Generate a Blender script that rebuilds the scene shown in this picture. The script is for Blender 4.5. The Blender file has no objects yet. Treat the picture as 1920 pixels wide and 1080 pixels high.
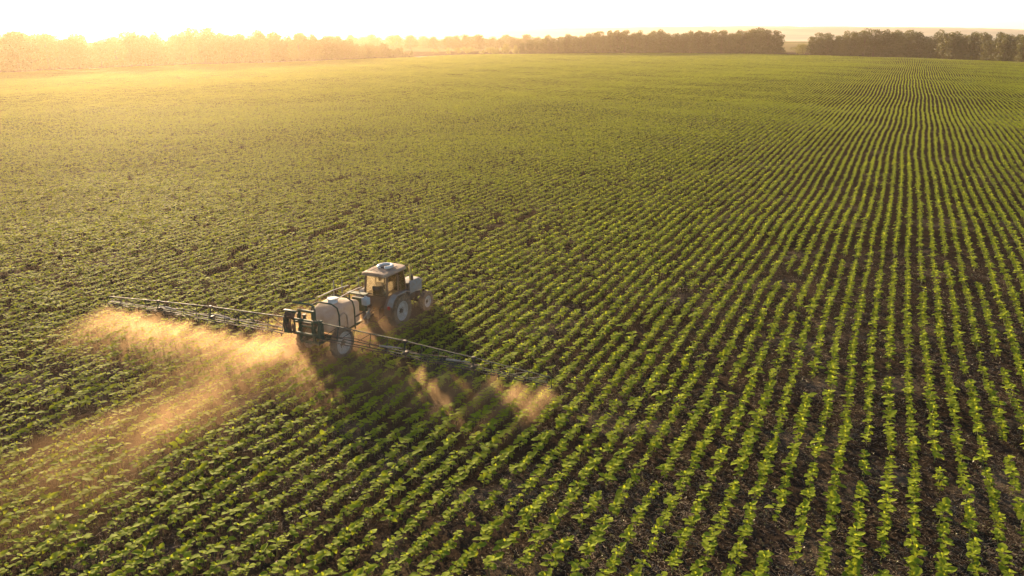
import bpy, bmesh, math, random
import numpy as np
from mathutils import Vector, Matrix, Euler

random.seed(7)
rng = np.random.default_rng(7)
scene = bpy.context.scene
C = scene.collection
R = math.radians

# ------------------------------------------------------------------ camera
CAM_H = 13.0
cam_data = bpy.data.cameras.new('camera')
cam_data.sensor_width = 36.0
cam_data.lens = 29.06
cam_data.clip_start = 0.5
cam_data.clip_end = 20000
cam = bpy.data.objects.new('camera', cam_data)
cam.location = (0, 0, CAM_H)
cam.rotation_euler = (R(90 - 17.274), 0, 0)
C.objects.link(cam)
scene.camera = cam

# ------------------------------------------------------------------ sky and sun
SUN_EL, SUN_AZ = R(10.0), R(-26.0)          # azimuth from +Y towards +X
world = bpy.data.worlds.new('World')
scene.world = world
world.use_nodes = True
wt = world.node_tree
wt.nodes.clear()
sky = wt.nodes.new('ShaderNodeTexSky')
sky.sky_type = 'NISHITA'
sky.sun_disc = False
sky.sun_elevation = SUN_EL
sky.sun_rotation = SUN_AZ
sky.air_density = 0.7
sky.dust_density = 1.0
sky.ozone_density = 1.0
bg = wt.nodes.new('ShaderNodeBackground')
bg.inputs['Strength'].default_value = 0.08
wo = wt.nodes.new('ShaderNodeOutputWorld')
wt.links.new(sky.outputs[0], bg.inputs[0])
wt.links.new(bg.outputs[0], wo.inputs['Surface'])

sun_data = bpy.data.lights.new('sun', 'SUN')
sun_data.energy = 5.0
sun_data.angle = R(0.6)
sun_data.color = (1.0, 0.74, 0.44)
sun = bpy.data.objects.new('sun', sun_data)
to_sun = Vector((math.sin(SUN_AZ) * math.cos(SUN_EL), math.cos(SUN_AZ) * math.cos(SUN_EL), math.sin(SUN_EL)))
sun.rotation_euler = to_sun.to_track_quat('Z', 'Y').to_euler()
sun.location = to_sun * 200
C.objects.link(sun)

# ------------------------------------------------------------------ exposure and render settings
vs = scene.view_settings
vs.view_transform = 'Standard'
vs.look = 'None'
vs.gamma = 1.0
vs.use_curve_mapping = False
vs.exposure = 2.5
cy = scene.cycles
cy.use_denoising = True
cy.max_bounces = 6
cy.diffuse_bounces = 2
cy.glossy_bounces = 2
cy.transmission_bounces = 4
cy.transparent_max_bounces = 8
cy.volume_bounces = 0
cy.volume_step_rate = 1.0
cy.volume_max_steps = 256
cy.caustics_reflective = False
cy.caustics_refractive = False

# ------------------------------------------------------------------ material helpers
def new_mat(name):
    m = bpy.data.materials.new(name)
    m.use_nodes = True
    nt = m.node_tree
    nt.nodes.clear()
    out = nt.nodes.new('ShaderNodeOutputMaterial')
    return m, nt, out

def N(nt, kind, **kw):
    n = nt.nodes.new(kind)
    for k, v in kw.items():
        if k in n.inputs:
            n.inputs[k].default_value = v
        else:
            setattr(n, k, v)
    return n

def math_node(nt, op, a, b=None, c=None, clamp=False):
    n = nt.nodes.new('ShaderNodeMath')
    n.operation = op
    n.use_clamp = clamp
    for i, v in enumerate((a, b, c)):
        if v is None:
            continue
        if isinstance(v, (int, float)):
            n.inputs[i].default_value = v
        else:
            nt.links.new(v, n.inputs[i])
    return n.outputs[0]

def ramp(nt, fac, stops):
    r = nt.nodes.new('ShaderNodeValToRGB')
    el = r.color_ramp.elements
    while len(el) < len(stops):
        el.new(0.5)
    for e, (p, c) in zip(el, stops):
        e.position = p
        e.color = (*c, 1) if len(c) == 3 else c
    nt.links.new(fac, r.inputs[0])
    return r.outputs[0]

def mixcol(nt, fac, a, b):
    n = nt.nodes.new('ShaderNodeMix')
    n.data_type = 'RGBA'
    for s, v in ((0, fac), (6, a), (7, b)):
        if isinstance(v, (int, float)):
            n.inputs[s].default_value = v
        elif isinstance(v, tuple):
            n.inputs[s].default_value = (*v, 1)
        else:
            nt.links.new(v, n.inputs[s])
    return n.outputs[2]

def noise(nt, vec, scale, detail=3, rough=0.55):
    n = nt.nodes.new('ShaderNodeTexNoise')
    n.inputs['Scale'].default_value = scale
    n.inputs['Detail'].default_value = detail
    n.inputs['Roughness'].default_value = rough
    if vec is not None:
        nt.links.new(vec, n.inputs['Vector'])
    return n.outputs['Fac']

DUST = (0.20, 0.12, 0.065)

def paint(name, col, rough=0.5, dust=0.35, metal=0.0, scale=6.0, bump=0.05, spec=0.3):
    """worn farm-machine surface: base colour, patchy dust, small scratches"""
    m, nt, out = new_mat(name)
    tc = nt.nodes.new('ShaderNodeTexCoord')
    b = nt.nodes.new('ShaderNodeBsdfPrincipled')
    n1 = noise(nt, tc.outputs['Object'], scale, 5, 0.65)
    n2 = noise(nt, tc.outputs['Object'], scale * 7, 3, 0.6)
    f = math_node(nt, 'ADD', n1, math_node(nt, 'MULTIPLY', n2, 0.35))
    f = math_node(nt, 'MULTIPLY_ADD', f, 2.2, -1.45 + dust * 1.2, True)
    dark = tuple(c * 0.72 for c in col)
    base = mixcol(nt, n2, dark, col)
    c = mixcol(nt, math_node(nt, 'MULTIPLY', f, min(1, dust * 1.7)), base, DUST)
    nt.links.new(c, b.inputs['Base Color'])
    b.inputs['Metallic'].default_value = metal
    b.inputs['Specular IOR Level'].default_value = spec
    rr = math_node(nt, 'MULTIPLY_ADD', f, 0.4, rough, True)
    nt.links.new(rr, b.inputs['Roughness'])
    bp = nt.nodes.new('ShaderNodeBump')
    bp.inputs['Strength'].default_value = bump
    nt.links.new(n2, bp.inputs['Height'])
    nt.links.new(bp.outputs[0], b.inputs['Normal'])
    nt.links.new(b.outputs[0], out.inputs[0])
    return m

def leaf_mat(name, c1, c2, tcol, trans=0.45, rough=0.45, spec=0.5, rand_amt=1.0):
    m, nt, out = new_mat(name)
    oi = nt.nodes.new('ShaderNodeObjectInfo')
    geo = nt.nodes.new('ShaderNodeNewGeometry')
    n1 = noise(nt, geo.outputs['Position'], 2.3, 3)
    n2 = noise(nt, geo.outputs['Position'], 0.05, 3)
    f = math_node(nt, 'ADD', math_node(nt, 'MULTIPLY', oi.outputs['Random'], 0.75 * rand_amt), math_node(nt, 'MULTIPLY', n1, 0.6))
    f = math_node(nt, 'ADD', f, math_node(nt, 'MULTIPLY_ADD', n2, 0.7, -0.55), clamp=True)
    col = mixcol(nt, f, c1, c2)
    b = nt.nodes.new('ShaderNodeBsdfPrincipled')
    nt.links.new(col, b.inputs['Base Color'])
    b.inputs['Roughness'].default_value = rough
    b.inputs['Specular IOR Level'].default_value = spec
    t = nt.nodes.new('ShaderNodeBsdfTranslucent')
    tc = mixcol(nt, f, tuple(c * 0.75 for c in tcol), tcol)
    nt.links.new(tc, t.inputs['Color'])
    mx = nt.nodes.new('ShaderNodeMixShader')
    mx.inputs[0].default_value = trans
    nt.links.new(b.outputs[0], mx.inputs[1])
    nt.links.new(t.outputs[0], mx.inputs[2])
    nt.links.new(mx.outputs[0], out.inputs[0])
    return m

M = {}
M['crop_leaf'] = leaf_mat('crop_leaf', (0.118, 0.155, 0.012), (0.20, 0.245, 0.019), (0.30, 0.335, 0.019), 0.42, 0.8, 0.035)
M['stem'] = leaf_mat('stem', (0.10, 0.12, 0.03), (0.16, 0.17, 0.05), (0.2, 0.2, 0.05), 0.2, 0.6, 0.3)
M['tree_leaf'] = leaf_mat('tree_leaf', (0.020, 0.028, 0.008), (0.062, 0.070, 0.016), (0.12, 0.11, 0.022), 0.25, 0.6, 0.25)
M['bush_leaf'] = leaf_mat('bush_leaf', (0.07, 0.08, 0.02), (0.14, 0.13, 0.035), (0.22, 0.2, 0.04), 0.4, 0.6, 0.25)
M['weed_leaf'] = leaf_mat('weed_leaf', (0.05, 0.065, 0.02), (0.10, 0.105, 0.035), (0.15, 0.15, 0.04), 0.35, 0.5, 0.4)
M['bark'] = paint('bark', (0.07, 0.052, 0.036), 0.9, 0.15, scale=2.0, bump=0.4)
M['pale_paint'] = paint('pale_paint', (0.20, 0.205, 0.19), 0.65, 0.42, spec=0.2)
M['roof_tan'] = paint('roof_tan', (0.30, 0.19, 0.12), 0.7, 0.35)
M['cab_brown'] = paint('cab_brown', (0.12, 0.060, 0.032), 0.55, 0.35)
M['white'] = paint('white', (0.48, 0.46, 0.42), 0.5, 0.2)
M['rim_white'] = paint('rim_white', (0.40, 0.375, 0.33), 0.55, 0.42)
M['green'] = paint('green', (0.016, 0.052, 0.032), 0.6, 0.25, spec=0.15)
M['dark_metal'] = paint('dark_metal', (0.035, 0.032, 0.028), 0.55, 0.35, 0.3)
M['boom_metal'] = paint('boom_metal', (0.030, 0.040, 0.027), 0.7, 0.12, 0.0, spec=0.22)
M['rubber'] = paint('rubber', (0.035, 0.027, 0.021), 0.9, 0.55)
def tank_mat():
    m = paint('tank_plastic', (0.44, 0.37, 0.30), 0.6, 0.46, scale=3.4)
    nt = m.node_tree
    out = [n for n in nt.nodes if n.type == 'OUTPUT_MATERIAL'][0]
    b = [n for n in nt.nodes if n.type == 'BSDF_PRINCIPLED'][0]
    t = nt.nodes.new('ShaderNodeBsdfTranslucent'); t.inputs[0].default_value = (0.52, 0.45, 0.37, 1)
    mx = nt.nodes.new('ShaderNodeMixShader'); mx.inputs[0].default_value = 0.4
    nt.links.new(b.outputs[0], mx.inputs[1]); nt.links.new(t.outputs[0], mx.inputs[2]); nt.links.new(mx.outputs[0], out.inputs[0])
    return m
M['tank_plastic'] = tank_mat()
M['clean_tank'] = paint('clean_tank', (0.28, 0.31, 0.30), 0.5, 0.25)
M['steel'] = paint('steel', (0.26, 0.24, 0.20), 0.4, 0.3, 0.7)
M['hose'] = paint('hose', (0.05, 0.026, 0.018), 0.6, 0.3)
M['yellow'] = paint('yellow', (0.55, 0.42, 0.10), 0.5, 0.2)
M['red_lamp'] = paint('red_lamp', (0.45, 0.03, 0.02), 0.3, 0.1)
M['cloth'] = paint('cloth', (0.05, 0.055, 0.08), 0.9, 0.15, scale=12)
M['skin'] = paint('skin', (0.42, 0.24, 0.16), 0.6, 0.05, scale=12)
M['seat'] = paint('seat', (0.04, 0.032, 0.028), 0.8, 0.25)

def glass_mat():
    m, nt, out = new_mat('dusty_glass')
    g = N(nt, 'ShaderNodeBsdfGlossy'); g.inputs['Roughness'].default_value = 0.08
    t = nt.nodes.new('ShaderNodeBsdfTransparent'); t.inputs[0].default_value = (0.93, 0.90, 0.84, 1)
    d = nt.nodes.new('ShaderNodeBsdfTranslucent'); d.inputs[0].default_value = (0.86, 0.76, 0.60, 1)
    fr = nt.nodes.new('ShaderNodeFresnel'); fr.inputs[0].default_value = 1.45
    m1 = nt.nodes.new('ShaderNodeMixShader'); m1.inputs[0].default_value = 0.15
    m2 = nt.nodes.new('ShaderNodeMixShader')
    nt.links.new(t.outputs[0], m1.inputs[1]); nt.links.new(d.outputs[0], m1.inputs[2])
    nt.links.new(fr.outputs[0], m2.inputs[0]); nt.links.new(m1.outputs[0], m2.inputs[1]); nt.links.new(g.outputs[0], m2.inputs[2])
    nt.links.new(m2.outputs[0], out.inputs[0])
    return m
M['glass'] = glass_mat()

# ------------------------------------------------------------------ object helpers
def tag(o, label=None, cat=None, group=None, kind=None):
    if label: o['label'] = label
    if cat: o['category'] = cat
    if group: o['group'] = group
    if kind: o['kind'] = kind
    return o

def empty(name, loc=(0, 0, 0), rz=0.0):
    o = bpy.data.objects.new(name, None)
    o.empty_display_size = 0.2
    o.location = loc
    o.rotation_euler = (0, 0, rz)
    C.objects.link(o)
    return o

def mesh_obj(name, me, mat, parent=None):
    o = bpy.data.objects.new(name, me)
    if mat is not None and not me.materials:
        me.materials.append(mat)
    C.objects.link(o)
    o.parent = parent
    return o

class B:
    """collects solids in one bmesh"""
    def __init__(self):
        self.bm = bmesh.new()
    def box(self, c, s, rot=None, bevel=0.0, taper=None):
        r = bmesh.ops.create_cube(self.bm, size=1.0)
        vs_ = r['verts']
        for v in vs_:
            v.co = Vector((v.co.x * s[0], v.co.y * s[1], v.co.z * s[2]))
            if taper and v.co.z > 0:
                v.co.x = v.co.x * taper[0]; v.co.y = v.co.y * taper[1]
        if bevel:
            es = list({e for v in vs_ for e in v.link_edges})
            rr = bmesh.ops.bevel(self.bm, geom=es, offset=bevel, segments=2, affect='EDGES', profile=0.5)
            vs_ = list({v for f in rr['faces'] for v in f.verts} | {v for v in vs_ if v.is_valid})
        mt = Matrix.Translation(c)
        if rot is not None:
            mt = mt @ Euler(rot).to_matrix().to_4x4()
        bmesh.ops.transform(self.bm, matrix=mt, verts=vs_)
        return self
    def cyl(self, p0, p1, r0, r1=None, n=10):
        p0, p1 = Vector(p0), Vector(p1)
        d = p1 - p0
        r = bmesh.ops.create_cone(self.bm, cap_ends=True, segments=n, radius1=r0, radius2=r0 if r1 is None else r1, depth=d.length)
        mt = Matrix.Translation((p0 + p1) / 2) @ d.to_track_quat('Z', 'Y').to_matrix().to_4x4()
        bmesh.ops.transform(self.bm, matrix=mt, verts=r['verts'])
        return self
    def bar(self, p0, p1, w, h=None):
        p0, p1 = Vector(p0), Vector(p1)
        d = p1 - p0
        h = h or w
        r = bmesh.ops.create_cube(self.bm, size=1.0)
        for v in r['verts']:
            v.co = Vector((v.co.x * w, v.co.y * h, v.co.z * d.length))
        mt = Matrix.Translation((p0 + p1) / 2) @ d.to_track_quat('Z', 'Y').to_matrix().to_4x4()
        bmesh.ops.transform(self.bm, matrix=mt, verts=r['verts'])
        return self
    def tube(self, pts, r, n=6):
        pts = [Vector(p) for p in pts]
        rings = []
        for i, p in enumerate(pts):
            t = (pts[min(i + 1, len(pts) - 1)] - pts[max(i - 1, 0)]).normalized()
            q = t.to_track_quat('Z', 'Y')
            rad = r[i] if isinstance(r, (list, tuple)) else r
            rings.append([self.bm.verts.new(p + q @ Vector((math.cos(a) * rad, math.sin(a) * rad, 0))) for a in [2 * math.pi * k / n for k in range(n)]])
        for a, b in zip(rings, rings[1:]):
            for k in range(n):
                self.bm.faces.new((a[k], a[(k + 1) % n], b[(k + 1) % n], b[k]))
        self.bm.faces.new(rings[0][::-1]); self.bm.faces.new(rings[-1])
        return self
    def lathe(self, prof, n=28, mt=None, caps=True):
        """profile of (radius, axial) turned about local Y"""
        rings = []
        for rad, ax in prof:
            rings.append([self.bm.verts.new((math.cos(a) * rad, ax, math.sin(a) * rad)) for a in [2 * math.pi * k / n for k in range(n)]])
        for a, b in zip(rings, rings[1:]):
            for k in range(n):
                self.bm.faces.new((a[k], b[k], b[(k + 1) % n], a[(k + 1) % n]))
        if caps:
            self.bm.faces.new(rings[0]); self.bm.faces.new(rings[-1][::-1])
        if mt is not None:
            bmesh.ops.transform(self.bm, matrix=mt, verts=[v for r in rings for v in r])
        return self
    def strip(self, path, y0, y1, t):
        """sheet following an x-z path, spanning y0..y1, thickness t"""
        n = len(path)
        vv = []
        for i, (x, z) in enumerate(path):
            a = path[max(i - 1, 0)]; b = path[min(i + 1, n - 1)]
            d = Vector((b[0] - a[0], b[1] - a[1])).normalized()
            nx, nz = -d.y * t, d.x * t
            vv.append([self.bm.verts.new(q) for q in ((x, y0, z), (x, y1, z), (x + nx, y1, z + nz), (x + nx, y0, z + nz))])
        for a, b in zip(vv, vv[1:]):
            for k in range(4):
                self.bm.faces.new((a[k], a[(k + 1) % 4], b[(k + 1) % 4], b[k]))
        self.bm.faces.new(vv[0][::-1]); self.bm.faces.new(vv[-1])
        return self
    def loft(self, sections):
        """closed sections (lists of points, same count) skinned together with end caps"""
        rr = [[self.bm.verts.new(p) for p in s] for s in sections]
        n = len(rr[0])
        for a, b in zip(rr, rr[1:]):
            for k in range(n):
                self.bm.faces.new((a[k], a[(k + 1) % n], b[(k + 1) % n], b[k]))
        self.bm.faces.new(rr[0][::-1]); self.bm.faces.new(rr[-1])
        return self
    def build(self, name, mat, parent=None, smooth=True, angle=38):
        bmesh.ops.recalc_face_normals(self.bm, faces=self.bm.faces[:])
        me = bpy.data.meshes.new(name)
        for e in self.bm.edges:
            if len(e.link_faces) == 2 and e.calc_face_angle(0) > R(angle):
                e.smooth = False
        for f in self.bm.faces:
            f.smooth = smooth
        self.bm.to_mesh(me)
        self.bm.free()
        return mesh_obj(name, me, M[mat] if isinstance(mat, str) else mat, parent)

def np_mesh(name, verts, faces, mat=None, smooth=False):
    me = bpy.data.meshes.new(name)
    me.from_pydata(verts, [], faces)
    if smooth:
        me.polygons.foreach_set('use_smooth', [True] * len(me.polygons))
    if mat is not None:
        me.materials.append(mat)
    return me

# ------------------------------------------------------------------ terrain
def tz(x, y):
    d = np.hypot(x, y)
    fade = np.clip((900 - d) / 500, 0, 1)
    return fade * (0.16 * np.sin(0.052 * x + 1.0) * np.sin(0.045 * y + 0.4) + 0.09 * np.sin(0.11 * x - 0.083 * y + 2.0)
                   + 0.05 * np.sin(0.21 * x + 0.16 * y))

def vnoise(x, y, seed=0):
    """smooth lattice value noise 0..1 (numpy)"""
    xi, yi = np.floor(x).astype(np.int64), np.floor(y).astype(np.int64)
    fx, fy = x - xi, y - yi
    fx, fy = fx * fx * (3 - 2 * fx), fy * fy * (3 - 2 * fy)
    def h(a, b):
        k = (a * 374761393 + b * 668265263 + seed * 974711) & 0x7fffffff
        k = ((k ^ (k >> 13)) * 1274126177) & 0x7fffffff
        return ((k ^ (k >> 16)) & 0xffff) / 65535.0
    return (h(xi, yi) * (1 - fx) + h(xi + 1, yi) * fx) * (1 - fy) + (h(xi, yi + 1) * (1 - fx) + h(xi + 1, yi + 1) * fx) * fy

def axis(lo, hi, n, k):
    t = np.linspace(math.asinh(lo / k), math.asinh(hi / k), n)
    return np.sinh(t) * k
gx = axis(-5000, 5000, 260, 60)
gy = axis(-300, 5200, 240, 60)
GX, GY = np.meshgrid(gx, gy)
GZ = tz(GX, GY) + (vnoise(GX * 1.7, GY * 1.7, 3) - 0.5) * 0.05 * (np.hypot(GX, GY) < 120)
nx, ny = len(gx), len(gy)
idx = np.arange(nx * ny).reshape(ny, nx)
fc = np.stack([idx[:-1, :-1], idx[:-1, 1:], idx[1:, 1:], idx[1:, :-1]], -1).reshape(-1, 4)
ground_me = np_mesh('ground', np.stack([GX, GY, GZ], -1).reshape(-1, 3).tolist(), fc.tolist(), smooth=True)

def soil_material():
    m, nt, out = new_mat('soil')
    geo = nt.nodes.new('ShaderNodeNewGeometry')
    P = geo.outputs['Position']
    b = nt.nodes.new('ShaderNodeBsdfPrincipled')
    n1 = noise(nt, P, 0.35, 4, 0.6)
    n2 = noise(nt, P, 6.0, 5, 0.65)
    n3 = noise(nt, P, 28.0, 4, 0.7)
    base = ramp(nt, n1, [(0.3, (0.013, 0.0092, 0.0068)), (0.7, (0.026, 0.0185, 0.0135))])
    base = mixcol(nt, ramp(nt, n2, [(0.35, (0, 0, 0)), (0.75, (1, 1, 1))]), base, (0.042, 0.030, 0.021))
    strw = math_node(nt, 'MULTIPLY', ramp(nt, n3, [(0.52, (0, 0, 0)), (0.70, (1, 1, 1))]), ramp(nt, noise(nt, P, 0.9, 3), [(0.5, (0, 0, 0)), (0.75, (0.7, 0.7, 0.7))]))
    base = mixcol(nt, strw, base, (0.15, 0.105, 0.066))
    worn = ramp(nt, noise(nt, P, 0.22, 5, 0.7), [(0.54, (0, 0, 0)), (0.68, (0.8, 0.8, 0.8))])
    base = mixcol(nt, math_node(nt, 'MULTIPLY', worn, math_node(nt, 'MULTIPLY_ADD', n2, 1.4, 0.1, True)), base, (0.125, 0.096, 0.068))
    # beyond the field: patchwork of dry grass and crops
    far = nt.nodes.new('ShaderNodeVectorMath'); far.operation = 'LENGTH'
    nt.links.new(P, far.inputs[0])
    ff = math_node(nt, 'MULTIPLY_ADD', far.outputs['Value'], 1 / 60.0, -9.2, True)
    vor = nt.nodes.new('ShaderNodeTexVoronoi'); vor.inputs['Scale'].default_value = 0.0028
    nt.links.new(P, vor.inputs['Vector'])
    sep = nt.nodes.new('ShaderNodeSeparateColor'); nt.links.new(vor.outputs['Color'], sep.inputs[0])
    fields = ramp(nt, sep.outputs[0], [(0.0, (0.06, 0.065, 0.022)), (0.4, (0.12, 0.10, 0.05)), (0.7, (0.05, 0.06, 0.02)), (1.0, (0.16, 0.13, 0.065))])
    base = mixcol(nt, ff, base, fields)
    nt.links.new(base, b.inputs['Base Color'])
    b.inputs['Roughness'].default_value = 1.0
    b.inputs['Specular IOR Level'].default_value = 0.0
    bp = nt.nodes.new('ShaderNodeBump'); bp.inputs['Strength'].default_value = 0.9; bp.inputs['Distance'].default_value = 0.06
    nt.links.new(math_node(nt, 'ADD', n2, math_node(nt, 'MULTIPLY', n3, 0.5)), bp.inputs['Height'])
    nt.links.new(bp.outputs[0], b.inputs['Normal'])
    nt.links.new(b.outputs[0], out.inputs[0])
    return m
M['soil'] = soil_material()
ground = mesh_obj('ground', ground_me, M['soil'])
tag(ground, 'dark brown soil of the crop field running to the horizon', kind='structure')

# field outline (metres): far edge follows the two tree belts
FIELD = [(-300, -60), (-262, 80), (-215, 190), (-165.4, 275.7), (-147.8, 311.6), (-121, 346.7), (-79.2, 397.7), (-47.2, 447),
         (-37.7, 466), (-9.3, 498), (44.3, 510), (110.2, 520), (151.6, 498), (159.8, 476.4), (181.5, 456.3), (197.5, 429.3),
         (207.9, 397.7), (214.2, 358.2), (232, 240), (250, 120), (262, -60)]

def in_field(x, y):
    inside = np.zeros(x.shape, bool)
    n = len(FIELD)
    for i in range(n):
        x0, y0 = FIELD[i]; x1, y1 = FIELD[(i + 1) % n]
        if y0 == y1:
            continue
        cond = ((y0 > y) != (y1 > y)) & (x < (x1 - x0) * (y - y0) / (y1 - y0) + x0)
        inside ^= cond
    return inside

# bare earth headland track round the far edge
def track_material():
    m, nt, out = new_mat('headland_earth')
    geo = nt.nodes.new('ShaderNodeNewGeometry')
    b = nt.nodes.new('ShaderNodeBsdfPrincipled')
    n1 = noise(nt, geo.outputs['Position'], 0.25, 5, 0.65)
    nt.links.new(ramp(nt, n1, [(0.3, (0.20, 0.14, 0.09)), (0.7, (0.33, 0.25, 0.17))]), b.inputs['Base Color'])
    b.inputs['Roughness'].default_value = 0.95
    nt.links.new(b.outputs[0], out.inputs[0])
    return m
M['track'] = track_material()
tv, tf = [], []
edge = FIELD[1:-1]
for i, (x, y) in enumerate(edge):
    a, b_ = edge[max(i - 1, 0)], edge[min(i + 1, len(edge) - 1)]
    d = Vector((b_[0] - a[0], b_[1] - a[1])).normalized()
    nl = Vector((-d.y, d.x))
    for off in (-0.3, 5.5):
        px, py = x + nl.x * off, y + nl.y * off
        tv.append((px, py, float(tz(np.array(px), np.array(py))) + 0.06))
for i in range(len(edge) - 1):
    tf.append((2 * i, 2 * i + 2, 2 * i + 3, 2 * i + 1))
track = mesh_obj('field_track', np_mesh('field_track', tv, tf), M['track'])
tag(track, 'bare pale earth strip between the crop and the tree belts', kind='structure')

# far hills
hp = [(-2600, 19), (-440, 19.6), (100, 19.6), (490, 22.6), (830, 20.5), (1070, 14.8), (1550, 13), (2600, 12)]
hx = np.linspace(-2600, 2600, 240)
hyv = np.linspace(1050, 2500, 36)
HX, HY = np.meshgrid(hx, hyv)
prof = np.interp(HX * 1700 / HY, [a for a, _ in hp], [b for _, b in hp])
rise = np.clip((HY - 1050) / 650, 0, 1); rise = rise * rise * (3 - 2 * rise)
HZ = rise * prof * (1 + 0.04 * (vnoise(HX / 150, HY / 150, 5) - 0.5)) + rise * (vnoise(HX / 22, HY / 30, 6) - 0.5) * 2.2 - 0.6
idx = np.arange(HX.size).reshape(HX.shape)
fc = np.stack([idx[:-1, :-1], idx[:-1, 1:], idx[1:, 1:], idx[1:, :-1]], -1).reshape(-1, 4)
def hill_material():
    m, nt, out = new_mat('hill_cover')
    geo = nt.nodes.new('ShaderNodeNewGeometry')
    b = nt.nodes.new('ShaderNodeBsdfPrincipled')
    n1 = noise(nt, geo.outputs['Position'], 0.008, 5, 0.6)
    nt.links.new(ramp(nt, n1, [(0.42, (0.03, 0.036, 0.02)), (0.5, (0.05, 0.05, 0.028)), (0.6, (0.09, 0.08, 0.045))]), b.inputs['Base Color'])
    b.inputs['Roughness'].default_value = 0.95
    nt.links.new(b.outputs[0], out.inputs[0])
    return m
M['hill'] = hill_material()
hills = mesh_obj('hills', np_mesh('hills', np.stack([HX, HY, HZ], -1).reshape(-1, 3).tolist(), fc.tolist(), smooth=True), M['hill'])
tag(hills, 'long low hazy ridge along the horizon', kind='structure')

# ------------------------------------------------------------------ trees
def leaf_cloud(rs, centres, per, size, out_bias=0.6):
    """leaf-sized quads through ellipsoid lobes: centres = [(cx,cy,cz,rx,ry,rz)]"""
    V, F = [], []
    for (cx, cy_, cz, rx, ry, rz) in centres:
        n = int(per * (rx * ry * rz) ** (2 / 3))
        d = rs.normal(size=(n, 3)); d /= np.linalg.norm(d, axis=1)[:, None]
        rad = rs.uniform(0.35, 1.06, n) ** 0.5
        p = d * rad[:, None] * np.array([rx, ry, rz]) + np.array([cx, cy_, cz])
        nr = d * out_bias + rs.normal(size=(n, 3)) * 0.6
        nr /= np.linalg.norm(nr, axis=1)[:, None]
        t = np.cross(nr, rs.normal(size=(n, 3))); t /= np.linalg.norm(t, axis=1)[:, None]
        b = np.cross(nr, t)
        s = rs.uniform(0.6, 1.3, n)[:, None] * size
        k = len(V)
        q = np.stack([p - t * s, p - b * s * 0.55, p + t * s, p + b * s * 0.55], 1).reshape(-1, 3)
        V.extend(q.tolist())
        F.extend([(k + 4 * i, k + 4 * i + 1, k + 4 * i + 2, k + 4 * i + 3) for i in range(n)])
    return V, F

def make_tree_meshes(seed, kind):
    """trunk and crown meshes for a tree 10 m tall"""
    rs = np.random.default_rng(seed)
    bb = B()
    lobes = []
    if kind == 'round':
        th = 3.2
        n, sp, zlo, zhi, rl = 15, 3.4, 2.6, 8.4, (1.1, 1.9)
    elif kind == 'tall':
        th = 3.6
        n, sp, zlo, zhi, rl = 14, 2.2, 2.2, 8.8, (0.95, 1.6)
    else:
        th = 1.2
        n, sp, zlo, zhi, rl = 11, 4.2, 1.5, 7.8, (1.4, 2.3)
    bb.tube([(0, 0, -0.3), (0.05, 0.02, th * 0.5), (0.1, -0.05, th), (0.15, 0.05, th + 2.4), (0.1, 0.1, th + 4.4)], [0.30, 0.22, 0.18, 0.12, 0.05], 7)
    for i in range(n):
        f = i / (n - 1)
        z = zlo + (zhi - zlo) * f
        w = math.sin(math.pi * min(1, 0.28 + 0.62 * f)) if kind != 'tall' else (0.75 + 0.25 * math.sin(math.pi * f)) * (1 if f < .8 else .7)
        a = i * 2.4 + rs.uniform(-.5, .5)
        rr = sp * w * rs.uniform(0.45, 1.0) * (0.75 if f > .85 else 1)
        r0 = rs.uniform(*rl)
        c = (math.cos(a) * rr, math.sin(a) * rr, z + rs.uniform(-.4, .4))
        lobes.append((*c, r0 * rs.uniform(.9, 1.2), r0 * rs.uniform(.9, 1.2), r0 * rs.uniform(.7, .95)))
        bb.tube([(0.08, 0, min(th + 2.2, z * 0.55 + .3)), (c[0] * .5, c[1] * .5, z * .8), (c[0] * .9, c[1] * .9, z)], [0.09, 0.06, 0.03], 5)
    lobes.append((0, 0, 5.6, 1.9, 1.9, 2.6))
    if kind != 'bush':
        for i in range(5):      # low skirt so that the belt closes towards the ground
            a = rs.uniform(0, 6.28)
            lobes.append((math.cos(a) * 1.8, math.sin(a) * 1.8, rs.uniform(1.0, 2.2), 1.3, 1.3, 1.1))
    V, F = leaf_cloud(rs, lobes, 80 if kind != 'bush' else 70, 0.26)
    tr = bb.build('trunk', 'bark', None)
    me = tr.data
    bpy.data.objects.remove(tr)
    cm = np_mesh('crown', V, F, M['bush_leaf'] if kind == 'bush' else M['tree_leaf'])
    return me, cm

TREES = {'round': [make_tree_meshes(s, 'round') for s in range(10, 15)],
         'tall': [make_tree_meshes(s, 'tall') for s in range(20, 25)],
         'bush': [make_tree_meshes(s, 'bush') for s in range(30, 33)]}

def tree(name, kind, x, y, h, label, cat, group, wide=1.0):
    z = float(tz(np.array(x), np.array(y)))
    o = empty(name, (x, y, z), random.uniform(0, 6.28))
    tm, cm = random.choice(TREES[kind])
    s = h / 9.9
    o.scale = (s * wide, s * wide, s)
    mesh_obj('trunk', tm, None, o)
    mesh_obj('crown', cm, None, o)
    return tag(o, label, cat, group)

ONES = 'first second third fourth fifth sixth seventh eighth ninth tenth eleventh twelfth thirteenth fourteenth fifteenth sixteenth seventeenth eighteenth nineteenth'.split()
def ordinal(n):
    if n < 20:
        return ONES[n - 1]
    t = ('twenty', 'thirty', 'forty', 'fifty')[n // 10 - 2]
    return t + '-' + ONES[n % 10 - 1] if n % 10 else {'twenty': 'twentieth', 'thirty': 'thirtieth', 'forty': 'fortieth', 'fifty': 'fiftieth'}[t]

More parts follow.
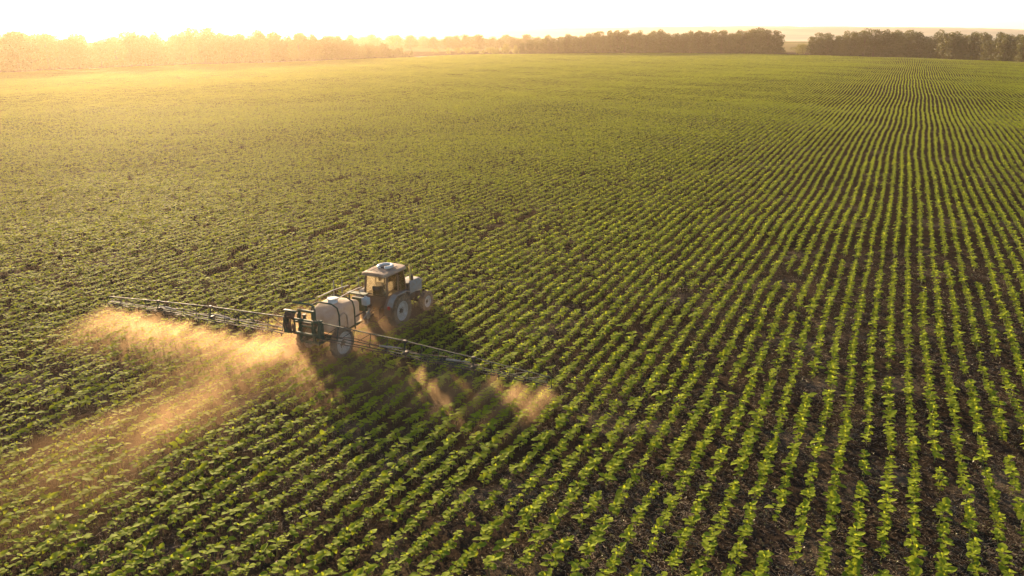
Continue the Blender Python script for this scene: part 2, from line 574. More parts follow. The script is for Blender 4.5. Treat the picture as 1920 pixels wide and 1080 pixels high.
def along(poly, step):
    """points at a spacing along a polyline, with the outward normal"""
    out = []
    carry = 0.0
    for (x0, y0), (x1, y1) in zip(poly, poly[1:]):
        L = math.hypot(x1 - x0, y1 - y0)
        d = ((x1 - x0) / L, (y1 - y0) / L)
        s = carry
        while s < L:
            out.append((x0 + d[0] * s, y0 + d[1] * s, -d[1], d[0]))
            s += step
        carry = s - L
    return out

LB = [(-215, 190), (-165.4, 275.7), (-147.8, 311.6), (-121, 346.7), (-79.2, 397.7), (-47.2, 447)]
LH = [(-215, 13), (-180, 12.5), (-165, 12.7), (-157, 14.6), (-150, 12.0), (-141, 13.6), (-128, 13.8), (-116, 13.8), (-108, 12.2), (-97, 13.6), (-79, 11.0), (-68, 9.6), (-55, 7.0), (-47, 4.6)]
lx, lh = [a for a, _ in LH], [b for _, b in LH]
for row, (off, st) in enumerate(((8, 6.2), (14, 6.6), (21, 8.0))):
    for cnt, (x, y, ox, oy) in enumerate(along(LB[::-1], st), 1):
        ox, oy = -ox, -oy
        h = float(np.interp(x, lx, lh)) * random.uniform(0.74, 1.10) * (0.9 if row == 0 else 1.0)
        o_ = off + random.uniform(-1.2, 1.2)
        lab = ['%s front-row tree of the sunlit left belt, counted from its low right end' % ordinal(cnt), 'broad leafy tree in the second row of the sunlit belt at the left field edge',
               'broad leafy tree at the back of the sunlit belt at the left field edge'][row]
        tree('broadleaf_tree', 'round', x + ox * o_ + random.uniform(-1.5, 1.5), y + oy * o_, h, lab, 'tree',
             ['front row of the left tree belt', 'second row of the left tree belt', 'back row of the left tree belt'][row], random.uniform(0.85, 1.1))
    
RB1 = [(4, 499), (44.3, 510), (85, 517), (108, 519), (124, 514), (140, 506), (157, 497)]
RH1 = [(4, 8), (22, 10.0), (40, 11.4), (60, 12.6), (100, 13.2), (125, 14.0), (150, 13.8), (160, 12.5)]
for row, (off, st) in enumerate(((9, 4.6), (14, 4.8))):
    for cnt, (x, y, ox, oy) in enumerate(along(RB1, st), 1):
        ox, oy = 0.2, 0.98
        h = float(np.interp(x, [a for a, _ in RH1], [b for _, b in RH1])) * random.uniform(0.78, 1.08)
        o_ = off + random.uniform(-1, 1)
        tree('shelterbelt_tree', 'tall', x + ox * o_, y + oy * o_, h,
             ('%s front-row tree of the middle belt, counted from its left end' % ordinal(cnt), 'upright dark tree in the back row of the middle belt at the far field edge')[row], 'tree',
             '%s row of the middle tree belt' % ('front', 'back')[row], random.uniform(0.95, 1.4))
RB2 = [(163, 482), (183, 457), (197.5, 429.3), (207.9, 397.7), (214.2, 358.2), (224, 300)]
RH2 = [(160, 10.5), (170, 12.4), (180, 13.2), (195, 13.0), (203, 12.6), (212, 11.6), (226, 11.6)]
for row, (off, st) in enumerate(((9, 5.2), (15, 5.6))):
    for cnt, (x, y, ox, oy) in enumerate(along(RB2, st), 1):
        h = float(np.interp(x, [a for a, _ in RH2], [b for _, b in RH2])) * random.uniform(0.78, 1.08)
        o_ = off + random.uniform(-1, 1)
        tree('shelterbelt_tree', 'tall', x + ox * o_, y + oy * o_, h,
             ('%s front-row tree of the right belt, counted from its end at the gap' % ordinal(cnt), 'upright dark tree in the back row of the belt along the right field edge')[row], 'tree',
             '%s row of the right tree belt' % ('front', 'back')[row], random.uniform(0.95, 1.4))
tree('round_bush', 'bush', -3.5, 508, 6.6, 'pale sunlit rounded bush at the left end of the middle tree belt', 'bush', None, 1.0)
tree('round_bush', 'bush', 2.5, 507, 5.4, 'smaller darker bush beside the pale one ending the middle belt', 'bush', None, 0.9)
tree('round_bush', 'bush', 170, 503, 6.4, 'yellowish green low bush in the gap between the middle and right belts', 'bush', None, 2.1)
for i in range(44):     # wood on the lower ground beyond the gap
    x = -150 + i * 4.2 + random.uniform(-3, 3)
    y = random.uniform(640, 740)
    tree('broadleaf_tree', 'round', x, y, random.uniform(7.6, 11.0), 'hazy tree of the wood beyond the gap between the belts', 'tree', 'trees of the wood beyond the gap', random.uniform(1.2, 1.8))
for i in range(22):
    x = random.uniform(-52, -6); y = 520 + random.uniform(-18, 60) - (x + 30) * 0.3
    tree('round_bush', 'bush', x, y, random.uniform(1.6, 3.8), 'small scrubby bush on the rough ground between the belts', 'bush', 'scrub bushes between the tree belts', random.uniform(1.0, 1.5))

def undergrowth(name, belts, off, label):
    rs = np.random.default_rng(len(belts) + 77)
    lob = []
    for poly in belts:
        for (x, y, ox, oy) in along(poly, 1.7):
            r0 = rs.uniform(0.9, 1.6)
            o_ = off + rs.uniform(-1.4, 5.0)
            lob.append((x + ox * o_, y + oy * o_, r0 * .75, r0 * 1.2, r0 * 1.2, r0 * rs.uniform(.9, 1.4)))
    V, F = leaf_cloud(rs, lob, 42, 0.30)
    o = mesh_obj(name, np_mesh(name, V, F), M['tree_leaf'])
    tag(o, label, 'undergrowth', kind='stuff')
undergrowth('undergrowth', [LB, RB1, RB2], 7.0, 'dark tangled undergrowth along the foot of the tree belts')

# ------------------------------------------------------------------ crop: rows of young sunflowers
ROW_AZ = R(25.0)
ux, uy = math.sin(ROW_AZ), math.cos(ROW_AZ)       # along the rows
px_, py_ = uy, -ux                                  # across the rows, to the right
ROW = 0.675
MACH = (-7.85, 32.5)                                # ground point under the sprayer axle

def leaf_shape(L, W, droop, fold, fine=True, petiole=0.05):
    """leaf along +x with petiole, arched midrib and folded blade"""
    if fine:
        ts = [0.0, 0.14, 0.42, 0.74, 1.0]; ws = [0.10, 0.40, 0.50, 0.28, 0.0]
    else:
        ts = [0.0, 0.4, 1.0]; ws = [0.08, 0.5, 0.0]
    V, F = [(0, -0.004, 0), (0, 0.004, 0)], []
    mid, lef, rig = [], [], []
    for t, w in zip(ts, ws):
        x = petiole + L * t * (1 - 0.12 * t * droop)
        z = 0.02 + L * (0.22 * t - droop * t * t)
        mid.append(len(V)); V.append((x, 0, z))
        if w > 0:
            sh = L * 0.06 if t < 0.2 else 0
            lef.append(len(V)); V.append((x - sh, W * w, z + fold * W * w))
            rig.append(len(V)); V.append((x - sh, -W * w, z + fold * W * w))
        else:
            lef.append(mid[-1]); rig.append(mid[-1])
    for i in range(len(ts) - 1):
        for a, s in ((lef, 1), (rig, -1)):
            q = [mid[i], mid[i + 1], a[i + 1], a[i]]
            q = list(dict.fromkeys(q))
            F.append(tuple(q if s > 0 else q[::-1]))
    F.append((0, mid[0], 1))
    return V, F

LEAVES = [leaf_shape(0.165, 0.135, 0.30, 0.16), leaf_shape(0.155, 0.115, 0.40, 0.10), leaf_shape(0.17, 0.13, 0.16, 0.24), leaf_shape(0.155, 0.125, 0.48, 0.0)]
LEAVES_LO = [leaf_shape(0.165, 0.165, 0.30, 0.2, False), leaf_shape(0.16, 0.15, 0.1, 0.3, False)]
LEAF_ME = [np_mesh('leaf', v, f, M['crop_leaf'], True) for v, f in LEAVES]

def plant_layout(rs):
    """[(variant, height, azimuth, elevation, scale)] of the leaves; stem height"""
    H = rs.uniform(0.26, 0.31)
    out = []
    for k, (hf, sc, el) in enumerate(((0.45, 0.55, 0.10), (0.78, 1.02, 0.06), (0.92, 1.12, 0.12), (1.0, 0.70, 0.28))):
        for s in (0, 1):
            if k == 0 and rs.random() < 0.35:
                continue
            out.append((int(rs.integers(0, 4)), H * hf, (1.35, 0.45, -0.45, 1.5)[k] + s * math.pi + rs.normal() * 0.25, el + rs.normal() * 0.12, sc * rs.uniform(0.85, 1.15)))
    out.append((2, H, rs.uniform(0, 6.28), 0.85, 0.42))
    return out, H

def leaf_matrix(lv):
    _, h, a, e, s = lv
    return Matrix.Translation((0, 0, h)) @ Euler((0, -e, a)).to_matrix().to_4x4() @ Matrix.Scale(s, 4)

def stem_geo(H, n=4, r0=0.011, r1=0.006):
    V = [(math.cos(2 * math.pi * k / n) * r, math.sin(2 * math.pi * k / n) * r, z) for r, z in ((r0, -0.03), (r1, H)) for k in range(n)]
    F = [(k, (k + 1) % n, n + (k + 1) % n, n + k) for k in range(n)]
    return V, F

LAYOUTS = [plant_layout(np.random.default_rng(100 + i)) for i in range(10)]
STEM_ME = []
for lay, H in LAYOUTS:
    v, f = stem_geo(H)
    STEM_ME.append(np_mesh('stem', v, f, M['stem'], True))

def joined(parts, name):
    """parts: [(verts, faces, matrix, material index)]"""
    V, F, mi = [], [], []
    for v, f, mt, k in parts:
        o = len(V)
        V.extend([tuple(mt @ Vector(p)) for p in v])
        F.extend([tuple(i + o for i in q) for q in f]); mi.extend([k] * len(f))
    me = np_mesh(name, V, F)
    me.materials.append(M['crop_leaf']); me.materials.append(M['stem'])
    me.polygons.foreach_set('material_index', mi)
    me.polygons.foreach_set('use_smooth', [True] * len(F))
    return me

src = bpy.data.collections.new('crop_sources')       # never linked to the scene: only the patterns the crop is sown from
I4 = Matrix.Identity(4)
n_var = 0
def add_src(me):
    global n_var
    o = bpy.data.objects.new('crop_pattern_%03d' % n_var, me)
    src.objects.link(o)
    n_var += 1
for lay, H in LAYOUTS:
    v, f = stem_geo(H, 3)
    add_src(joined([(LEAVES[l[0]][0], LEAVES[l[0]][1], leaf_matrix(l), 0) for l in lay] + [(v, f, I4, 1)], 'crop_pattern'))
V_MID = n_var
def row_strip(seed, length, fine):
    rs = np.random.default_rng(seed)
    parts = []
    s = -length / 2 + 0.1
    while s < length / 2:
        if rs.random() > 0.09:
            lay, H = plant_layout(rs)
            sc = rs.uniform(0.8, 1.2)
            pm = Matrix.Translation((s, rs.normal() * 0.03, 0)) @ Matrix.Scale(sc, 4)
            for l in lay:
                v, f = LEAVES_LO[l[0] % 2]
                parts.append((v, f, pm @ leaf_matrix(l), 0))
        s += rs.uniform(0.16, 0.28)
    return joined(parts, 'crop_pattern')
for i in range(8):
    add_src(row_strip(300 + i, 2.7, False))
V_FAR = n_var
for i in range(8):
    add_src(row_strip(400 + i, 5.4, False))

def wobble(s, i):
    """sideways wander of row i at distance s along it: planter passes of eight rows wander together"""
    p = np.floor(i / 8.0)
    h = np.sin(p * 12.9898) * 43758.5453
    h = h - np.floor(h)
    return (0.045 * np.sin(s / 3.3 + 0.35 * p) * (0.6 + 0.4 * np.sin(s / 17 + p)) + 0.10 * np.sin(s / 9.5 + 0.9 * h + 0.05 * i)
            + 0.25 * np.sin(s / 31.0 + 1.7) + 0.02 * np.sin(s / 1.9 + i * 0.7))

def wob_slope(s, i):
    return (wobble(s + 0.2, i) - wobble(s - 0.2, i)) / 0.4

HALF = math.atan(960 / 1550.0)
def in_view(x, y, pad=0.0):
    return (y > 6) & (np.abs(x) < y * math.tan(HALF) * 1.06 + 6 + pad)

pos_l, rot_l, scl_l, var_l = [], [], [], []
near_pts = []
i_all = np.arange(-640, 640)
def sow(step, dmin, dmax, vlo, vhi, jitter):
    s_all = np.arange(-60, 700, step)
    I, S = np.meshgrid(i_all, s_all, indexing='ij')
    I = I.ravel(); S = S.ravel() + rng.uniform(-jitter, jitter, I.size) * step
    n = I * ROW + wobble(S, I)
    x = n * px_ + S * ux; y = n * py_ + S * uy
    d = np.hypot(x, y)
    k = (d >= dmin) & (d < dmax) & in_view(x, y) & in_field(x, y)
    I, S, x, y, d = I[k], S[k], x[k], y[k], d[k]
    vig = vnoise(x / 9 + 50, y / 9 + 50, 1) * 0.6 + vnoise(x / 2.3, y / 2.3, 2) * 0.4       # patchy vigour
    return I, S, x, y, d, vig

# single plants close by
I, S, x, y, d, vig = sow(0.215, 0, 165, 0, V_MID, 0.34)
x = x + rng.normal(0, 0.02, x.size); y = y + rng.normal(0, 0.02, x.size)
rowgap = vnoise(S / 2.2, I * 7.3, 9)                # short misses along a row
sparse = np.clip((4 - x) / 12, 0, 1) * np.clip((48 - y) / 14, 0, 1)        # thinner stand to the left of the drone
keep = (rng.random(x.size) > 0.10 - 0.03 * sparse) & (rowgap > (0.07 + 0.09 * (vig < 0.42)) * np.clip((100 - d) / 45, 0.15, 1)) & (vnoise(S / 0.7, I * 3.7, 14) > (0.08 + 0.08 * np.clip((x + 4) / 10, 0, 1)) * np.clip((70 - d) / 30, 0, 1))
# machine wheel paths press or hide plants under the tyres
lx_ = (x - MACH[0]) * ux + (y - MACH[1]) * uy
ly_ = -((x - MACH[0]) * px_ + (y - MACH[1]) * py_)
under = (lx_ > -1.2) & (lx_ < 7.6) & (np.abs(np.abs(ly_) - 0.88) < 0.28)
keep &= ~under
I, S, x, y, d, vig = (a[keep] for a in (I, S, x, y, d, vig))
sc = np.clip(0.86 + 0.46 * vig + rng.normal(0, 1, x.size) * (0.12 + 0.08 * np.clip((x + 4) / 10, 0, 1)), 0.42, 1.5)
rz = math.pi / 2 - ROW_AZ + rng.normal(0, 0.4, x.size) + np.where(rng.random(x.size) < 0.5, math.pi, 0)
tilt = rng.normal(0, 0.09, (x.size, 2))
var = rng.integers(0, V_MID, x.size)
z = tz(x, y)
# the 300 plants that show largest become plants of their own
cp, sp_ = math.cos(R(17.274)), math.sin(R(17.274))
dep = y * cp - (z + 0.2 - CAM_H) * sp_
upv = y * sp_ + (z + 0.15 - CAM_H) * cp
inframe = (np.abs(x) * 1550 / dep < 935) & (-upv * 1550 / dep < 525)
rank = np.where(inframe, dep, 1e9) / np.sqrt(sc)
order = np.argsort(rank)[:300]
single = np.zeros(x.size, bool); single[order] = True
own = [(float(x[k]), float(y[k]), float(z[k]), float(sc[k]), float(rz[k]), float(tilt[k, 0]), float(tilt[k, 1]), int(var[k])) for k in order]
m = ~single
pos_l.append(np.stack([x, y, z], 1)[m]); rot_l.append(np.column_stack([tilt, rz])[m]); scl_l.append(np.repeat(sc[m][:, None], 3, 1)); var_l.append(var[m])

for step, lo, hi, va, vb in ((2.7, 165, 260, V_MID, V_FAR), (5.4, 260, 700, V_FAR, n_var)):
    I, S, x, y, d, vig = sow(step, lo, hi, va, vb, 0.0)
    keep = rng.random(x.size) > 0.0
    I, S, x, y, d, vig = (a[keep] for a in (I, S, x, y, d, vig))
    head = math.pi / 2 - ROW_AZ - np.arctan(wob_slope(S, I))
    head = head + np.where(rng.random(x.size) < 0.5, math.pi, 0)
    sc = np.clip(0.80 + 0.46 * vig + rng.normal(0, 0.05, x.size), 0.6, 1.3)
    pos_l.append(np.stack([x, y, tz(x, y)], 1)); rot_l.append(np.column_stack([np.zeros((x.size, 2)), head]))
    scl_l.append(np.column_stack([np.ones(x.size), sc, sc])); var_l.append(rng.integers(va, vb, x.size))

def instance_tree(coll):
    ng = bpy.data.node_groups.new('sow_rows', 'GeometryNodeTree')
    ng.interface.new_socket('Geometry', in_out='INPUT', socket_type='NodeSocketGeometry')
    ng.interface.new_socket('Geometry', in_out='OUTPUT', socket_type='NodeSocketGeometry')
    gi = ng.nodes.new('NodeGroupInput'); go = ng.nodes.new('NodeGroupOutput')
    ci = ng.nodes.new('GeometryNodeCollectionInfo')
    ci.inputs['Collection'].default_value = coll
    ci.inputs['Separate Children'].default_value = True
    ci.inputs['Reset Children'].default_value = True
    ip = ng.nodes.new('GeometryNodeInstanceOnPoints')
    ip.inputs['Pick Instance'].default_value = True
    def attr(nm, ty):
        a = ng.nodes.new('GeometryNodeInputNamedAttribute')
        a.data_type = ty
        a.inputs['Name'].default_value = nm
        return a.outputs['Attribute']
    er = ng.nodes.new('FunctionNodeEulerToRotation')
    L = ng.links.new
    L(gi.outputs[0], ip.inputs['Points']); L(ci.outputs[0], ip.inputs['Instance'])
    L(attr('kind_index', 'INT'), ip.inputs['Instance Index'])
    L(attr('turn', 'FLOAT_VECTOR'), er.inputs[0]); L(er.outputs[0], ip.inputs['Rotation'])
    L(attr('size', 'FLOAT_VECTOR'), ip.inputs['Scale'])
    L(ip.outputs[0], go.inputs[0])
    return ng

def scatter(name, pos, rot, scl, var, coll):
    me = bpy.data.meshes.new(name)
    me.vertices.add(len(pos))
    me.vertices.foreach_set('co', pos.astype(np.float32).ravel())
    me.attributes.new('turn', 'FLOAT_VECTOR', 'POINT').data.foreach_set('vector', rot.astype(np.float32).ravel())
    me.attributes.new('size', 'FLOAT_VECTOR', 'POINT').data.foreach_set('vector', scl.astype(np.float32).ravel())
    me.attributes.new('kind_index', 'INT', 'POINT').data.foreach_set('value', var.astype(np.int32))
    o = bpy.data.objects.new(name, me)
    C.objects.link(o)
    md = o.modifiers.new('sow', 'NODES')
    md.node_group = instance_tree(coll)
    return o

crop = scatter('sunflower_crop', np.concatenate(pos_l), np.concatenate(rot_l), np.concatenate(scl_l), np.concatenate(var_l), src)
tag(crop, 'rows of young green sunflower plants covering the whole field', 'crop', kind='stuff')
print('crop instances', sum(len(p) for p in pos_l))

for (x, y, z, s, r, t0, t1, v) in own:
    o = bpy.data.objects.new('sunflower_plant', None)
    o.empty_display_size = 0.1
    o.location = (x, y, z); o.rotation_euler = (t0, t1, r); o.scale = (s, s, s)
    C.objects.link(o)
    side = 'left' if x < -4 else ('right' if x > 4 else 'middle')
    tag(o, 'young leafy sunflower plant in the nearest rows at the bottom %s of the field' % side, 'plant', 'nearest sunflower plants, bottom %s' % side)
    lay, H = LAYOUTS[v]
    st = bpy.data.objects.new('stem', STEM_ME[v]); C.objects.link(st); st.parent = o
    for l in lay:
        lf = bpy.data.objects.new('leaf', LEAF_ME[l[0]])
        C.objects.link(lf); lf.parent = o
        lf.location = (0, 0, l[1]); lf.rotation_euler = (0, -l[3], l[2]); lf.scale = (l[4],) * 3

# straw and crop residue, small weeds between the rows
def flat_litter(n, dmax, seed):
    rs = np.random.default_rng(seed)
    yy = 12 + (dmax - 12) * rs.random(n) ** 1.25
    xx = rs.uniform(-1, 1, n) * (yy * math.tan(HALF) * 1.05 + 3)
    dens = vnoise(xx / 3 + 9, yy / 3 + 9, 21) * 0.5 + vnoise(xx / 0.9, yy / 0.9, 22) * 0.5 + np.clip(xx / 40, -.15, .15)
    k = dens + rs.normal(0, .12, n) > 0.52
    return xx[k], yy[k], rs
xx, yy, rs = flat_litter(180000, 50, 5)
n = xx.size
zz = tz(xx, yy)
L = rs.uniform(0.05, 0.18, n); W = rs.uniform(0.0015, 0.0045, n)
a = rs.uniform(0, 6.28, n); el = rs.normal(0, 0.22, n)
dx, dy, dz = np.cos(a) * np.cos(el), np.sin(a) * np.cos(el), np.sin(el)
qx, qy = -np.sin(a), np.cos(a)
z0 = zz + 0.02 + rs.uniform(0, 0.03, n)
P = np.stack([np.stack([xx + sx * dx * L / 2 + sw * qx * W, yy + sx * dy * L / 2 + sw * qy * W, z0 + sx * dz * L / 2 + 0.0 * xx], 1) for sx, sw in ((-1, -1), (-1, 1), (1, 1), (1, -1))], 1).reshape(-1, 3)
M['straw'] = paint('straw', (0.25, 0.19, 0.125), 0.9, 0.2, scale=0.7)
straw = mesh_obj('straw_litter', np_mesh('straw_litter', P.tolist(), np.arange(4 * n).reshape(-1, 4).tolist()), M['straw'])
tag(straw, 'pale dry straw scattered on the soil between the rows', 'straw', kind='stuff')
xx, yy, rs = flat_litter(26000, 46, 8)
wc = []
V, F = [], []
for x, y, zz_ in zip(xx.tolist(), yy.tolist(), tz(xx, yy).tolist()):
    h = rs.uniform(0.02, 0.06)
    for k in range(int(rs.integers(2, 4))):
        a = rs.uniform(0, 6.28); l = rs.uniform(0.025, 0.06); w = l * rs.uniform(.2, .4)
        ca, sa = math.cos(a), math.sin(a)
        b = len(V)
        zb = zz_ + 0.02
        V += [(x, y, zb), (x + ca * l * .6 - sa * w, y + sa * l * .6 + ca * w, zb + h), (x + ca * l, y + sa * l, zb + h * .8), (x + ca * l * .6 + sa * w, y + sa * l * .6 - ca * w, zb + h)]
        F.append((b, b + 1, b + 2, b + 3))
weeds = mesh_obj('weeds', np_mesh('weeds', V, F), M['weed_leaf'])
tag(weeds, 'tiny low weeds sprinkled over the soil between the rows', 'weeds', kind='stuff')

clod_src = bpy.data.collections.new('clod_sources')
for k in range(4):
    rs = np.random.default_rng(900 + k)
    bm = bmesh.new()
    bmesh.ops.create_icosphere(bm, subdivisions=1, radius=1.0)
    for v in bm.verts:
        v.co = v.co * float(rs.uniform(0.6, 1.1)); v.co.z *= 0.6
    me = bpy.data.meshes.new('clod_pattern'); bm.to_mesh(me); bm.free()
    me.materials.append(M['soil'])
    o = bpy.data.objects.new('clod_pattern_%03d' % k, me); clod_src.objects.link(o)
rs = np.random.default_rng(31)
n = 60000
yy = 12 + 40 * rs.random(n) ** 1.2
xx = rs.uniform(-1, 1, n) * (yy * math.tan(HALF) * 1.05 + 3)
sz = 0.008 + 0.03 * rs.random(n) ** 4
clods = scatter('soil_clods', np.stack([xx, yy, tz(xx, yy) + 0.004], 1), rs.uniform(0, 6.28, (n, 3)) * np.array([0.05, 0.05, 1]), np.repeat(sz[:, None], 3, 1), rs.integers(0, 4, n), clod_src)
tag(clods, 'small crumbly dark clods strewn over the soil', 'clods', kind='stuff')

# ------------------------------------------------------------------ machinery
HEAD = math.atan2(uy, ux)
def mach_point(lx, ly):
    """machine-local (forward, left) to world"""
    x = MACH[0] + lx * ux - ly * uy
    y = MACH[1] + lx * uy + ly * ux
    return (x, y, float(tz(np.array(x), np.array(y))))

def wheel(parent, x, y, rad, width, rim_r, side, lugs, hub_mat='dark_metal'):
    """wheel > tyre, rim, hub; side -1 = right, +1 = left (rim dish faces outwards)"""
    w = empty('wheel')
    w.parent = parent
    w.location = (x, y, rad - 0.02)
    h = width / 2
    t = B()
    t.lathe([(rim_r * 0.98, -h * 0.80), (rim_r + (rad - rim_r) * 0.45, -h), (rad * 0.93, -h * 0.96), (rad * 0.965, -h * 0.75), (rad * 0.97, 0),
             (rad * 0.965, h * 0.75), (rad * 0.93, h * 0.96), (rim_r + (rad - rim_r) * 0.45, h), (rim_r * 0.98, h * 0.80)], 40, None, False)
    for k in range(lugs):
        for s in (-1, 1):
            a = 2 * math.pi * (k + (0.5 if s > 0 else 0)) / lugs
            c = Vector((math.cos(a) * rad * 0.972, s * h * 0.48, math.sin(a) * rad * 0.972))
            r_ = bmesh.ops.create_cube(t.bm, size=1.0)
            for v in r_['verts']:
                v.co = Vector((v.co.x * rad * 0.07, v.co.y * h * 1.02, v.co.z * 0.055))
            mt = Matrix.Translation(c) @ Matrix.Rotation(-a, 4, 'Y') @ Matrix.Rotation(s * 0.55, 4, 'X')
            bmesh.ops.transform(t.bm, matrix=mt, verts=r_['verts'])
    t.build('tyre', 'rubber', w)
    r = B()
    o = h * side
    r.lathe([(rim_r * 1.0, o * 0.86), (rim_r * 0.95, o * 0.90), (rim_r * 0.90, o * 0.78), (rim_r * 0.80, o * 0.42), (rim_r * 0.40, o * 0.34), (rim_r * 0.28, o * 0.40),
             (rim_r * 0.28, -o * 0.2), (rim_r * 0.9, -o * 0.4), (rim_r * 1.0, -o * 0.86)], 36, None, False)
    r.build('rim', 'rim_white', w)
    hb = B()
    hb.cyl((0, o * 0.2, 0), (0, o * 0.72, 0), rim_r * 0.27, rim_r * 0.2, 14)
    for k in range(8):
        a = k * math.pi / 4
        p = (math.cos(a) * rim_r * 0.36, o * 0.34, math.sin(a) * rim_r * 0.36)
        hb.cyl(p, (p[0], o * 0.46, p[2]), 0.018, None, 6)
    hb.build('hub', hub_mat, w)
    return w

# ---- tractor
tractor = empty('tractor', mach_point(4.35, -0.12), HEAD)
tag(tractor, 'dusty tractor with brown cab, pale blue hood and white rims towing the sprayer', 'tractor')
wheel(tractor, 0.0, -0.80, 0.78, 0.40, 0.46, -1, 20)
wheel(tractor, 0.0, 0.80, 0.78, 0.40, 0.46, 1, 20)
wheel(tractor, 2.37, -0.78, 0.52, 0.28, 0.29, -1, 16)
wheel(tractor, 2.37, 0.78, 0.52, 0.28, 0.29, 1, 16)
b = B()
b.box((0.35, 0, 0.78), (1.9, 0.46, 0.55), bevel=0.05)
b.box((1.75, 0, 0.82), (1.3, 0.40, 0.46), bevel=0.04)
b.box((2.65, 0, 0.72), (0.5, 0.36, 0.30), bevel=0.03)
b.cyl((0, -0.62, 0.76), (0, 0.62, 0.76), 0.13, None, 14)
b.build('chassis', 'dark_metal', tractor)
b = B()
b.cyl((2.37, -0.66, 0.5), (2.37, 0.66, 0.5), 0.075, None, 10)
b.box((2.37, 0, 0.55), (0.22, 0.5, 0.16), bevel=0.02)
b.build('front_axle', 'dark_metal', tractor)

hood = B().loft([[(x, -w, z0), (x, -w, z1 - 0.10), (x, -w * 0.82, z1 - 0.015), (x, -w * 0.3, z1), (x, w * 0.3, z1), (x, w * 0.82, z1 - 0.015), (x, w, z1 - 0.10), (x, w, z0)]
                 for x, w, z0, z1 in ((1.02, 0.36, 1.02, 1.66), (1.8, 0.355, 1.02, 1.64), (2.55, 0.34, 1.00, 1.60), (2.72, 0.335, 0.96, 1.56), (2.80, 0.32, 0.92, 1.46))]).build('hood', 'pale_paint', tractor)
g = B()
for k in range(9):
    g.box((2.815, 0, 0.98 + k * 0.048), (0.02, 0.46, 0.018))
g.build('grille', 'dark_metal', hood)
for s in (-1, 1):
    b = B().cyl((2.80, s * 0.27, 1.38), (2.86, s * 0.27, 1.38), 0.075, 0.07, 16)
    b.build('headlight', 'steel', hood)
b = B().tube([(1.95, -0.20, 1.60), (1.95, -0.20, 1.78), (1.95, -0.20, 2.32), (1.93, -0.20, 2.40)], [0.035, 0.05, 0.05, 0.04], 10)
b.build('exhaust_pipe', 'yellow', tractor)
b = B()
b.cyl((1.32, -0.46, 1.10), (1.32, -0.46, 1.62), 0.09, 0.09, 14).cyl((1.32, -0.46, 1.62), (1.32, -0.46, 1.70), 0.12, 0.07, 14)
b.tube([(1.32, -0.46, 1.30), (1.32, -0.34, 1.30)], 0.03)
b.build('air_filter', 'dark_metal', tractor)

# cab: lower body, pillars, roof, panes
cab = B()
cab.box((0.15, 0, 1.20), (1.60, 1.18, 0.62), bevel=0.05)
cab.box((0.15, 0, 0.98), (1.40, 0.95, 0.2), bevel=0.03)
cab = cab.build('cab', 'cab_brown', tractor)
CR = {'r': (-0.68, 0.62), 'm': (0.34, 0.66), 'f': (0.98, 0.60)}    # pillar x, half width at the sill
def pil(x, w, s, top_x, top_w):
    return ((x, s * w, 1.46), (top_x, s * top_w, 2.50))
pillars = []
for s in (-1, 1):
    for (x, w, tx, tw, th) in ((-0.66, 0.60, -0.56, 0.56, 0.07), (0.22, 0.63, 0.26, 0.58, 0.06), (0.96, 0.58, 0.80, 0.54, 0.06)):
        p0, p1 = pil(x, w, s, tx, tw)
        B().bar(p0, p1, th, th).build('pillar', 'cab_brown', cab, False)
for z, x0, x1, w0, w1 in ((1.50, -0.66, 0.96, 0.60, 0.58), (2.48, -0.56, 0.80, 0.565, 0.545)):
    for s in (-1, 1):
        B().bar((x0, s * w0, z), (x1, s * w1, z), 0.05, 0.06).build('rail', 'cab_brown', cab, False)
    B().bar((x0, -w0, z), (x0, w0, z), 0.05, 0.06).build('rail', 'cab_brown', cab, False)
    B().bar((x1, -w1, z), (x1, w1, z), 0.05, 0.06).build('rail', 'cab_brown', cab, False)
def pane(pts, off):
    v = [Vector(p) for p in pts]
    n = (v[1] - v[0]).cross(v[2] - v[0]).normalized() * 0.004
    V = [tuple(p + n) for p in v] + [tuple(p - n) for p in v]
    F = [(0, 1, 2, 3), (7, 6, 5, 4)] + [(k, 4 + k, 4 + (k + 1) % 4, (k + 1) % 4) for k in range(4)]
    o = mesh_obj('pane', np_mesh('pane', V, F), M['glass'], cab)
    return o
pane([(-0.655, -0.56, 1.53), (-0.655, 0.56, 1.53), (-0.565, 0.53, 2.45), (-0.565, -0.53, 2.45)], 0)
pane([(0.95, -0.55, 1.53), (0.95, 0.55, 1.53), (0.81, 0.51, 2.45), (0.81, -0.51, 2.45)], 0)
for s in (-1, 1):
    pane([(-0.62, s * 0.60, 1.53), (0.19, s * 0.628, 1.53), (0.23, s * 0.578, 2.45), (-0.53, s * 0.562, 2.45)], 0)
    pane([(0.25, s * 0.628, 1.53), (0.93, s * 0.585, 1.53), (0.78, s * 0.545, 2.45), (0.29, s * 0.578, 2.45)], 0)
b = B().box((-0.69, 0, 1.62), (0.03, 1.10, 0.035)).build('window_rail', 'dark_metal', cab, False)
for s in (-1, 1):
    B().tube([(0.30, s * 0.665, 1.62), (0.32, s * 0.71, 1.66), (0.33, s * 0.71, 1.86), (0.32, s * 0.655, 1.90)], 0.012).build('door_handle', 'dark_metal', cab)
roof = B()
roof.loft([[(x, y * w, z + dz) for (y, dz) in ((-1, 0), (-1, 0.06), (-0.92, 0.12), (-0.5, 0.155), (0.5, 0.155), (0.92, 0.12), (1, 0.06), (1, 0))]
           for x, w, z in ((-0.82, 0.60, 2.505), (-0.74, 0.65, 2.512), (0.1, 0.68, 2.512), (0.86, 0.65, 2.512), (1.02, 0.58, 2.50))])
roof = roof.build('roof', 'roof_tan', cab, True, 30)
